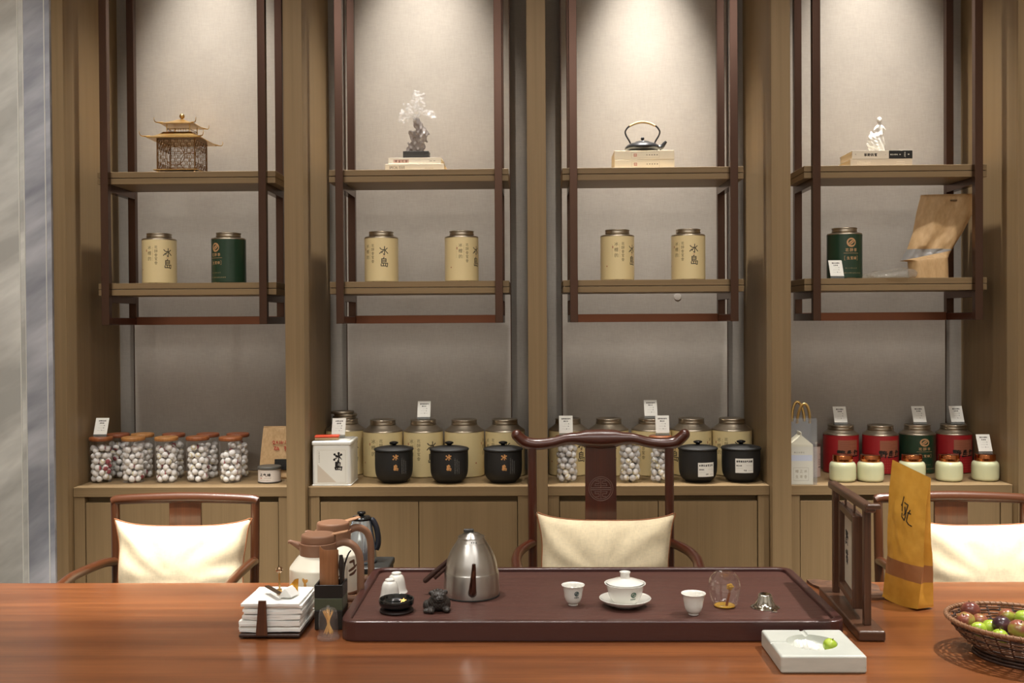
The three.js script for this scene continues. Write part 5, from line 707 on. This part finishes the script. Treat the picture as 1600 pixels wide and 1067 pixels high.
// napkin holder and napkins
{
  const yaw = -0.0, X = -0.655, Z = 1.585, t = thing('napkin_holder', 'wooden napkin holder with a brass rod and a dark wood clamp', 'napkin holder', [X, TY, Z], yaw), plank = std([255, 255, 255], 0.4, { map: rosewoodTex });
  part('base_board', box(0.152, 0.007, 0.2, 0, 0.0075, 0, 0.002), std([52, 34, 26], 0.45), t); for (const sx of [-1, 1]) for (const sz of [-1, 1]) part('foot', cyl(0.006, 0.006, 0.004, sx * 0.064, 0, sz * 0.085, 12), blackMatte, t);
  const s = new THREE.Shape(); s.moveTo(-0.0135, 0); s.lineTo(0.0135, 0); s.lineTo(0.0085, 0.083); s.lineTo(-0.0085, 0.083); part('front_slat', uvBox(rot(new THREE.ExtrudeGeometry(s, { depth: 0.004, bevelEnabled: true, bevelSize: 0.001, bevelThickness: 0.001, bevelSegments: 2 }), -0.1).translate(-0.018, 0.01, 0.1)), plank, t);
  part('brass_rod', cyl(0.0022, 0.0022, 0.13, 0, 0.011, -0.008, 12), brass, t); part('rod_knob', ball(0.0085, 0, 0.1465, -0.008, 20), std([190, 160, 130], 0.12, { metalness: 1 }), t);
  part('brass_collar', [cyl(0.006, 0.006, 0.008, 0, 0.0885, -0.008, 16), cyl(0.009, 0.009, 0.003, 0, 0.0865, -0.008, 16)], brass, t);
  part('clamp_wing', rot(box(0.012, 0.004, 0.085, 0, 0, 0, 0.001), 0.0, 0.62, 0).translate(-0.012, 0.1005, 0.012), std([74, 56, 40], 0.4), t);
  const tri = new THREE.Shape(); tri.moveTo(-0.018, 0); tri.lineTo(0.016, -0.004); tri.lineTo(0.018, 0.032); tri.lineTo(0.008, 0.03); part('brass_plate', rot(new THREE.ExtrudeGeometry(tri, { depth: 0.0015, bevelEnabled: false }), 0, 0.2).translate(0.032, 0.092, -0.004), std([226, 172, 70], 0.25, { metalness: 1 }), t);
  // folded napkins piled on the board: two piles of thin folded sheets, corners uneven
  const napGeo = (w, d, th, seed) => { const g = new THREE.BoxGeometry(w, th, d, 18, 2, 18), p = g.attributes.position; for (let i = 0; i < p.count; i++) { const x = p.getX(i) / w, z = p.getZ(i) / d; const k = fbm(x + 0.5, z + 0.5, 3, 3, seed, 3) - 0.5; p.setXYZ(i, p.getX(i) + 0.004 * (fbm(z + 0.5, 0.3, 4, 4, seed + 1, 2) - 0.5), p.getY(i) + k * 0.004 + 0.004 * (x * x + z * z) * (seed % 2 ? 1 : -0.4), p.getZ(i) + 0.004 * (fbm(x + 0.5, 0.7, 4, 4, seed + 2, 2) - 0.5)); } g.computeVertexNormals(); return g; };
  const nm = std([244, 243, 238], 0.9), words = ['lowest', 'second lowest', 'third lowest', 'fourth lowest', 'middle', 'fifth from the top', 'fourth from the top', 'third from the top', 'second from the top', 'topmost'];
  for (let i = 0; i < 10; i++) { const m = single('napkin', napGeo(i < 4 ? 0.152 : 0.146, 0.176 - i * 0.001, 0.0062, 61 + i), nm, 'white folded paper napkin, ' + words[i] + ' in the stack on the wooden holder', 'napkin', [X + (i < 4 ? -0.002 : 0.002) + rnd(-0.003, 0.003), TY + 0.0155 + i * 0.0071, Z - 0.004 + rnd(-0.003, 0.003)], yaw + rnd(-0.02, 0.02), 'napkins in the wooden holder'); }
  const tent = sdf((x, y, z) => { const w = 0.042 * (1 - clamp(y / 0.03, 0, 1)) + 0.003; return Math.max(Math.abs(x * 0.8 + z * 0.5) - w * 0.55, Math.abs(x * 0.4 - z) - 0.03, -y, y - 0.03) + 0.003 * (fbm(x * 9 + 0.5, z * 9 + y * 8 + 0.5, 9, 9, 77, 2) - 0.5); }, [0, 0.014, 0], 0.05, 40); single('napkin', tent.scale(0.7, 0.75, 0.7), nm, 'white napkin pulled up into a point under the brass collar of the holder', 'napkin', [X + 0.03, TY + 0.0865, Z + 0.02], 0.3);
}
// divided utensil box with bamboo scoop and dark tongs
{
  const X = -0.522, Z = 1.575, t = thing('utensil_box', 'square black and dark green utensil box beside the napkin holder', 'box', [X, TY, Z]), W = 0.036, H = 0.115;
  const wall = (h0, h1, m, n) => part(n, [box(2 * W, h1 - h0, 0.005, 0, (h0 + h1) / 2, W - 0.0025), box(2 * W, h1 - h0, 0.005, 0, (h0 + h1) / 2, -W + 0.0025), box(0.005, h1 - h0, 2 * W - 0.01, W - 0.0025, (h0 + h1) / 2, 0), box(0.005, h1 - h0, 2 * W - 0.01, -W + 0.0025, (h0 + h1) / 2, 0)], m, t);
  wall(0.001, 0.05, std([26, 26, 24], 0.4), 'lower_band'); wall(0.0502, 0.081, std([74, 80, 62], 0.4), 'green_band'); wall(0.0812, H, std([22, 21, 20], 0.45), 'upper_band'); part('bottom', box(2 * W - 0.012, 0.006, 2 * W - 0.012, 0, 0.004, 0), blackMatte, t);
  const bamb = std([255, 255, 255], 0.42, { map: dataTex(128, 256, grain([128, 82, 50], [170, 118, 78], 931), [0.1, 0.3]), side: THREE.DoubleSide }), h = 0.192, A = [], I = [], U = [], n = 18;
  const t2 = thing('tea_scoop', 'half-round bamboo tea scoop standing in the utensil box', 'scoop', [X - 0.004, TY + 0.0075, Z + 0.006], 0.12); for (const [r, s] of [[0.026, 1], [0.0225, -1]]) { const base = A.length / 3; for (let j = 0; j <= 10; j++) for (let i = 0; i <= n; i++) { const a = lerp(-1.15, 1.15, i / n), e = j / 10; A.push(r * 1.02 * Math.sin(a), h * e + (e > 0.99 ? 0.008 * Math.pow(Math.abs(a - 0) / 1.15, 3) * (a < 0 ? 1 : -0.3) : 0), r * Math.cos(a) - 0.016); U.push(a * r, h * e); } for (let j = 0; j < 10; j++) for (let i = 0; i < n; i++) { const a = base + j * (n + 1) + i, b = a + n + 1; s > 0 ? I.push(a, a + 1, b, a + 1, b + 1, b) : I.push(a, b, a + 1, a + 1, b, b + 1); } if (base) for (let i = 0; i < n; i++) { const a = 10 * (n + 1) + i, b = base + a; I.push(a, a + 1, b, a + 1, b + 1, b); } }
  const g = new THREE.BufferGeometry(); g.setAttribute('position', new THREE.Float32BufferAttribute(A, 3)); g.setAttribute('uv', new THREE.Float32BufferAttribute(U, 2)); g.setIndex(I); g.computeVertexNormals(); part('trough', g, bamb, t2);
  const t3 = thing('tea_tongs', 'dark pair of tea tongs standing in the utensil box beside the bamboo scoop', 'tongs', [X + 0.026, TY + 0.0075, Z + 0.002]), dk = std([34, 26, 22], 0.4); for (const s of [-1, 1]) part('arm', tube([[0, 0.0, s * 0.003], [0.001, 0.09, s * 0.006], [0.002, 0.14, s * 0.007], [0.001, 0.176, s * 0.002]], (u) => 0.0026 + 0.004 * Math.exp(-Math.pow((u - 0.85) / 0.15, 2)), 24, 10, false, 0.8), dk, t3);
  const t4 = thing('tea_pick', 'thin curved dark tea pick leaning out of the utensil box', 'pick', [X + 0.027, TY + 0.0075, Z - 0.018]); part('shaft', tube([[0, 0, 0], [0.001, 0.1, 0], [0.004, 0.14, 0], [0.014, 0.172, 0], [0.022, 0.184, 0]], (u) => 0.0018 + 0.0012 * Math.sin(PI * u), 24, 8), dk, t4); part('handle', tube([[0.0, 0.02, 0], [0.001, 0.09, 0], [0.0015, 0.115, 0]], 0.0034, 12, 8), std([80, 48, 32], 0.4), t4);
}
// toothpick holder
{
  const t = thing('toothpick_holder', 'clear domed toothpick holder before the utensil box', 'toothpick holder', [-0.5085, TY, 1.683]), g = new THREE.MeshPhysicalMaterial({ color: 0xffffff, transmission: 0.97, roughness: 0.03, thickness: 0, clearcoat: 0.8, clearcoatRoughness: 0.04 });
  part('dome', lathe([[0.0245, 0.012], [0.0238, 0.045], ...smooth([[0.0232, 0.06], [0.02, 0.072], [0.011, 0.078], [0, 0.0795]], 14)], 40), g, t); part('base', lathe([[0, 0.0006], [0.027, 0.0006], [0.0288, 0.003], [0.0288, 0.007], [0.026, 0.0105], [0.0245, 0.0118], [0, 0.0118]], 40), g, t); part('dome_knob', ball(0.004, 0, 0.0805, 0, 10), g, t);
  const pick = merge([cyl(0.0009, 0.0009, 0.05, 0, 0.006, 0, 6), cyl(0.0009, 0.0001, 0.006, 0, 0.056, 0, 6), cyl(0.0001, 0.0009, 0.006, 0, 0, 0, 6)]), wood = std([222, 176, 104], 0.6);
  for (let i = 0; i < 26; i++) { const a = rnd(0, 6.28), r0 = 0.0045 * Math.sqrt(rnd()), f = lerp(0.5, 1, rnd()) * 0.016; const m = single('toothpick', pick, wood, 'thin wooden toothpick in the clear domed holder', 'toothpick', [-0.5085 - f * 0.9 * Math.cos(a), TY + 0.0135, 1.683 - f * 0.8 * Math.sin(a)], 0, 'toothpicks in the clear domed holder'); const d = V3(f * 1.8 * Math.cos(a + 0.25), 0.058, f * 1.6 * Math.sin(a + 0.25)).normalize(); m.quaternion.setFromUnitVectors(V3(0, 1, 0), d); }
}
// two thermos jugs
{
  const brown = std([138, 100, 76], 0.5), jugWhite = std([236, 230, 212], 0.3, { clearcoat: 0.4, clearcoatRoughness: 0.15 });
  const strokes = (list, w, h, lw) => { const [c, x] = canvas(w, h, '#000'); x.strokeStyle = x.fillStyle = '#fff'; for (const s of list) { const P = s.split(' ').map((p) => p.split(',').map(Number)); for (let i = 0; i < P.length - 1; i++) for (let k = 0; k <= 40; k++) { const f = k / 40, g = (i + f) / (P.length - 1); x.beginPath(); x.arc(lerp(P[i][0], P[i + 1][0], f), lerp(P[i][1], P[i + 1][1], f), lw * (0.5 + 0.6 * Math.sin(PI * (0.2 + 0.7 * g))), 0, 7); x.fill(); } } return c; };
  const mk = (label, pos, turn, ink, r = 0.079) => {
    const t = thing('thermos_jug', label, 'thermos jug', pos, turn);
    part('body', lathe([[0, 0.001], [r - 0.005, 0.001], [r - 0.001, 0.004], [r, 0.009], [r, 0.108], ...smooth([[r - 0.001, 0.112], [r - 0.0065, 0.12], [0.056, 0.141], [0.0505, 0.146]], 16)], 56), jugWhite, t);
    part('base_ring', lathe([[0, 0.0003], [r - 0.003, 0.0003], [r + 0.001, 0.002], [r + 0.001, 0.009], [r, 0.0095]], 56), brown, t);
    part('collar', lathe([[0.0505, 0.1455], [0.051, 0.15], [0.0515, 0.176], [0.0525, 0.178], [0.051, 0.179], [0.046, 0.179], [0.045, 0.176]], 48), brown, t);
    part('spout', tube([[-0.046, 0.166, 0], [-0.062, 0.1735, 0], [-0.076, 0.1795, 0], [-0.083, 0.1785, 0]], (u) => lerp(0.0135, 0.0045, Math.pow(u, 0.7)), 18, 12), brown, t);
    const lid = part('lid', lathe([[0, 0.1765], [0.0455, 0.1765], [0.0475, 0.18], [0.0475, 0.196], [0.0455, 0.2005], ...smooth([[0.043, 0.2015], [0.025, 0.2035], [0, 0.204]], 8)], 48), brown, t);
    part('thumb_lever', rot(box(0.05, 0.005, 0.022, 0, 0, 0, 0.0024), 0, 0, 0.2).translate(0.057, 0.2035, 0), std([176, 132, 98], 0.45), lid);
    part('handle', tube([[0.046, 0.172, 0], [0.07, 0.178, 0], [0.094, 0.17, 0], [0.109, 0.15, 0], [0.115, 0.12, 0], [0.1155, 0.07, 0], [0.114, 0.03, 0], [0.1, 0.022, 0], [0.076, 0.022, 0]], (u) => 0.0095 - 0.001 * u, 60, 14, false, 1.15), brown, t);
    for (const [c, col, y0, y1, mid, w] of ink) part('calligraphy', patch(r + 0.0004, r + 0.0004, y0, y1, mid, w), cutPrint(c, col, 0.4), t);
    return t;
  };
  const dark = strokes(['40,60 80,20 120,10', '60,110 110,90 150,50', '150,30 110,120 40,190', '90,120 160,150 190,210'], 220, 230, 9), gold = strokes(['40,16 62,34 92,20', '62,30 64,90 40,150 22,196', '70,60 66,130 58,196'], 120, 210, 15), blob = strokes(['20,30 60,24 70,70', '12,110 60,92 100,70', '20,150 60,140 90,118'], 120, 180, 12);
  mk('cream thermos jug with a brown lid standing nearer, before the tea utensils', [-0.592, TY, 1.394], 0.02, [[gold, [206, 148, 62], 0.03, 0.098, -0.3, 0.34], [dark, [74, 44, 32], 0.05, 0.107, 1.12, 0.62]]);
  mk('cream thermos jug with a brown lid standing farther back, behind its twin', [-0.584, TY, 1.226], 0.5, [[blob, [92, 62, 46], 0.05, 0.105, 0.5, 0.5]]);
}
// side stand with an electric kettle, behind the table
{
  const X = -0.52, Z = 0.945, t = thing('side_stand', 'black side stand just behind the table holding a small dark kettle', 'stand', [X, 0, Z]);
  part('top_board', box(0.135, 0.022, 0.16, 0, 0.767, 0, 0.006), std([38, 38, 36], 0.45), t); for (const sx of [-1, 1]) for (const sz of [-1, 1]) part('leg', box(0.016, 0.755, 0.016, sx * 0.055, 0.3775, sz * 0.066, 0.002), blackMatte, t);
  const k = thing('electric_kettle', 'small steel-blue kettle with a black lid and handle behind the brown-lidded thermos jugs', 'kettle', [X - 0.028, 0.7785, Z]); const blue = std([206, 216, 226], 0.12, { metalness: 0.9 });
  part('body', lathe([[0, 0.0005], [0.046, 0.0005], [0.048, 0.004], ...smooth([[0.0485, 0.01], [0.044, 0.06], [0.036, 0.11], [0.031, 0.135]], 16)], 40), blue, k); const l = part('lid', lathe([[0, 0.1352], [0.032, 0.1352], [0.0325, 0.141], [0.026, 0.147], [0, 0.149]], 32), blackGloss, k); part('knob', lathe([[0.008, 0.1485], [0.008, 0.152], [0.014, 0.155], [0.013, 0.161], [0, 0.163]], 24), blackGloss, l);
  part('handle', tube([[0.03, 0.136, 0], [0.037, 0.132, 0], [0.047, 0.112, 0], [0.053, 0.08, 0], [0.052, 0.055, 0], [0.046, 0.04, 0]], 0.0072, 36, 12, false, 1.3), std([34, 36, 44], 0.35), k); part('spout', tube([[-0.04, 0.105, 0], [-0.056, 0.12, 0], [-0.064, 0.132, 0]], (u) => lerp(0.012, 0.006, u), 12, 10), blue, k);
}
// small standing screen with a hanging calligraphy frame
{
  const X = 0.83, Z = 1.54, t = thing('table_screen', 'small dark wooden table stand with a hanging framed calligraphy panel', 'table screen', [X, TY, Z], -0.05), w = std([255, 255, 255], 0.36, { map: dataTex(256, 512, grain([58, 36, 24], [100, 66, 46], 941), [0.2, 0.6]), clearcoat: 0.4, clearcoatRoughness: 0.2 });
  part('base_beam', uvBox(mv(new RoundedBoxGeometry(0.066, 0.026, 0.42, 3, 0.006), 0.0, 0.0132, -0.042), true), w, t);
  for (const z of [0.112, -0.198]) part('post', box(0.018, 0.296, 0.02, 0.002, 0.1735, z, 0.003), w, t);
  part('top_beam', [uvBox(mv(new RoundedBoxGeometry(0.026, 0.02, 0.39, 3, 0.006), 0.002, 0.3195, -0.044), true), mv(new RoundedBoxGeometry(0.036, 0.013, 0.024, 3, 0.005), 0.008, 0.326, 0.146)], w, t);
  for (const z of [0.0, -0.09]) part('hanging_pin', cyl(0.003, 0.003, 0.03, 0.002, 0.284, z, 10), w, t);
  const f = part('frame', [slab(-0.014, 0.015, 0.05, 0.286, 0.045, 0.064, 0.003), slab(-0.014, 0.015, 0.05, 0.286, -0.158, -0.139, 0.003), slab(-0.014, 0.015, 0.266, 0.286, -0.139, 0.045, 0.003), slab(-0.014, 0.015, 0.05, 0.07, -0.139, 0.045, 0.003)], w, t);
  f.rotation.y = -0.08; const [c, x] = canvas(420, 460, '#cfc4b0'); glyph(x, 'wild', 36, 110, 100, 15, '#2a2622', true); glyph(x, 'tea', 40, 240, 100, 15, '#2a2622', true); 
  part('paper_panel', box(0.004, 0.188, 0.178, 0.002, 0.168, -0.047, 0.0005), std([206, 196, 176], 0.8), f); part('calligraphy', rot(sheet(0.176, 0.186), 0, -PI / 2).translate(-0.0006, 0.168, -0.047), printed(c, 0.8), f);
}
// yellow paper bag
{
  const H = 0.37, W = 0.134, D = 0.056, t = thing('paper_bag', 'tall yellow paper bag with black handwriting and a clear brown window band', 'bag', [1.028, TY, 1.372], -1.17), m = std([255, 255, 255], 0.5, { map: dataTex(256, 256, (u, v) => mix3([206, 148, 48], [226, 170, 70], fbm(u, v, 12, 12, 951, 4))), side: THREE.DoubleSide });
  // front and back sheets meet at the sealed top, folded gussets at the sides
  const N = 20, M = 44, sheetAt = (e, v, back) => { const w = (W / 2) * lerp(1, 1.06, v), z0 = lerp(D / 2, 0.0014, Math.pow(v, 0.8)); const bulge = (0.012 * Math.sin(PI * v) * (1 - e * e)) + (fbm(e * 0.5 + 0.5, v, 4, 6, back ? 961 : 955, 3) - 0.5) * 0.012 * Math.sin(PI * Math.min(1, v * 1.1)); const lean = -0.02 * v * v; const bottom = v < 0.02 ? 0.006 * e * e : 0; return [e * w + 0.006 * Math.sin(v * 5), v * H + bottom - 0.016 * e * v * v, (back ? -z0 - bulge * 0.7 : z0 + bulge) + lean]; };
  const gridPart = (name, v0, v1, rows, mat) => { const pos = [], uv = [], idx = []; for (const back of [0, 1]) { const base = pos.length / 3; for (let j = 0; j <= rows; j++) for (let i = 0; i <= N; i++) { const v = lerp(v0, v1, j / rows), e = (i / N) * 2 - 1; pos.push(...sheetAt(e, v, back)); uv.push(e * W / 2 * 4, v * H * 4); } for (let j = 0; j < rows; j++) for (let i = 0; i < N; i++) { const a = base + j * (N + 1) + i, b = a + N + 1; back ? idx.push(a, b, a + 1, a + 1, b, b + 1) : idx.push(a, a + 1, b, a + 1, b + 1, b); } } for (const e of [-1, 1]) { const base = pos.length / 3; for (let j = 0; j <= rows; j++) { const v = lerp(v0, v1, j / rows), A = sheetAt(e, v, 0), B = sheetAt(e, v, 1), mid = [(A[0] + B[0]) / 2 - e * 0.018 * Math.sin(PI * Math.min(1, v * 1.05)) * (v > 0.12 ? 1 : v / 0.12), (A[1] + B[1]) / 2, (A[2] + B[2]) / 2]; for (const q of [A, mid, B]) { pos.push(...q); uv.push(q[2] * 4, v * H * 4); } } for (let j = 0; j < rows; j++) for (let k = 0; k < 2; k++) { const a = base + j * 3 + k, b = a + 3; e < 0 ? idx.push(a, b, a + 1, a + 1, b, b + 1) : idx.push(a, a + 1, b, a + 1, b + 1, b); } } const g = new THREE.BufferGeometry(); g.setAttribute('position', new THREE.Float32BufferAttribute(pos, 3)); g.setAttribute('uv', new THREE.Float32BufferAttribute(uv, 2)); g.setIndex(idx); g.computeVertexNormals(); return part(name, g, mat, t); };
  gridPart('upper_body', 0.325, 1, 32, m); gridPart('lower_body', 0, 0.2, 12, m); gridPart('window_band', 0.2, 0.325, 8, std([176, 118, 74], 0.32, { side: THREE.DoubleSide, transmission: 0.12 }));
  const [c, x] = canvas(160, 230, '#000'); x.strokeStyle = '#fff'; const st = ['46,10 40,60 30,80', '40,70 42,120', '62,50 96,60', '96,64 84,112', '70,84 76,130 64,150', '44,140 44,166 74,186', '84,120 82,160 70,188', '120,96 104,130 98,168', '100,120 130,122', '102,140 98,188 124,208 150,214']; for (const s of st) { x.lineWidth = 10; x.beginPath(); s.split(' ').forEach((p, i) => { const [a, b] = p.split(',').map(Number); i ? x.lineTo(a, b) : x.moveTo(a, b); }); x.stroke(); }
  const pos = [], uv = [], idx = [], n = 10; for (let j = 0; j <= n; j++) for (let i = 0; i <= n; i++) { const e = lerp(-0.3, 0.5, i / n), v = lerp(0.59, 0.8, j / n), q = sheetAt(e, v, 0); pos.push(q[0], q[1], q[2] + 0.0008); uv.push(i / n, j / n); } for (let j = 0; j < n; j++) for (let i = 0; i < n; i++) { const a = j * (n + 1) + i, b = a + n + 1; idx.push(a, a + 1, b, a + 1, b + 1, b); } const g = new THREE.BufferGeometry(); g.setAttribute('position', new THREE.Float32BufferAttribute(pos, 3)); g.setAttribute('uv', new THREE.Float32BufferAttribute(uv, 2)); g.setIndex(idx); g.computeVertexNormals(); part('handwriting', g, cutPrint(c, [44, 32, 20], 0.7), t);
}
// rough dark bark sheet lying behind the tray end
{
  const g = new THREE.BoxGeometry(0.17, 0.006, 0.2, 30, 1, 30), p = g.attributes.position; for (let i = 0; i < p.count; i++) { const x = p.getX(i), z = p.getZ(i), n = fbm(x * 5 + 0.5, z * 5 + 0.5, 5, 5, 971, 4) - 0.5, e = fbm(Math.atan2(z, x) / 6.283 + 0.5, 0.5, 9, 4, 973, 3) - 0.5; p.setXYZ(i, x * (1 + e * 0.25), p.getY(i) + 0.003 + (p.getY(i) > 0 ? n * 0.007 + 0.001 : 0), z * (1 + e * 0.25)); } g.computeVertexNormals();
  single('bark_sheet', uvBox(g), std([255, 255, 255], 0.7, { map: dataTex(256, 256, (u, v) => mix3([58, 38, 26], [128, 88, 58], fbm(u, v, 10, 24, 977, 5)), [0.2, 0.2]) }), 'rough brown bark sheet lying between the tea tray end and the calligraphy stand', 'bark', [0.913, TY + 0.0005, 1.235], 0.08);
}
renderer.render(scene, camera);
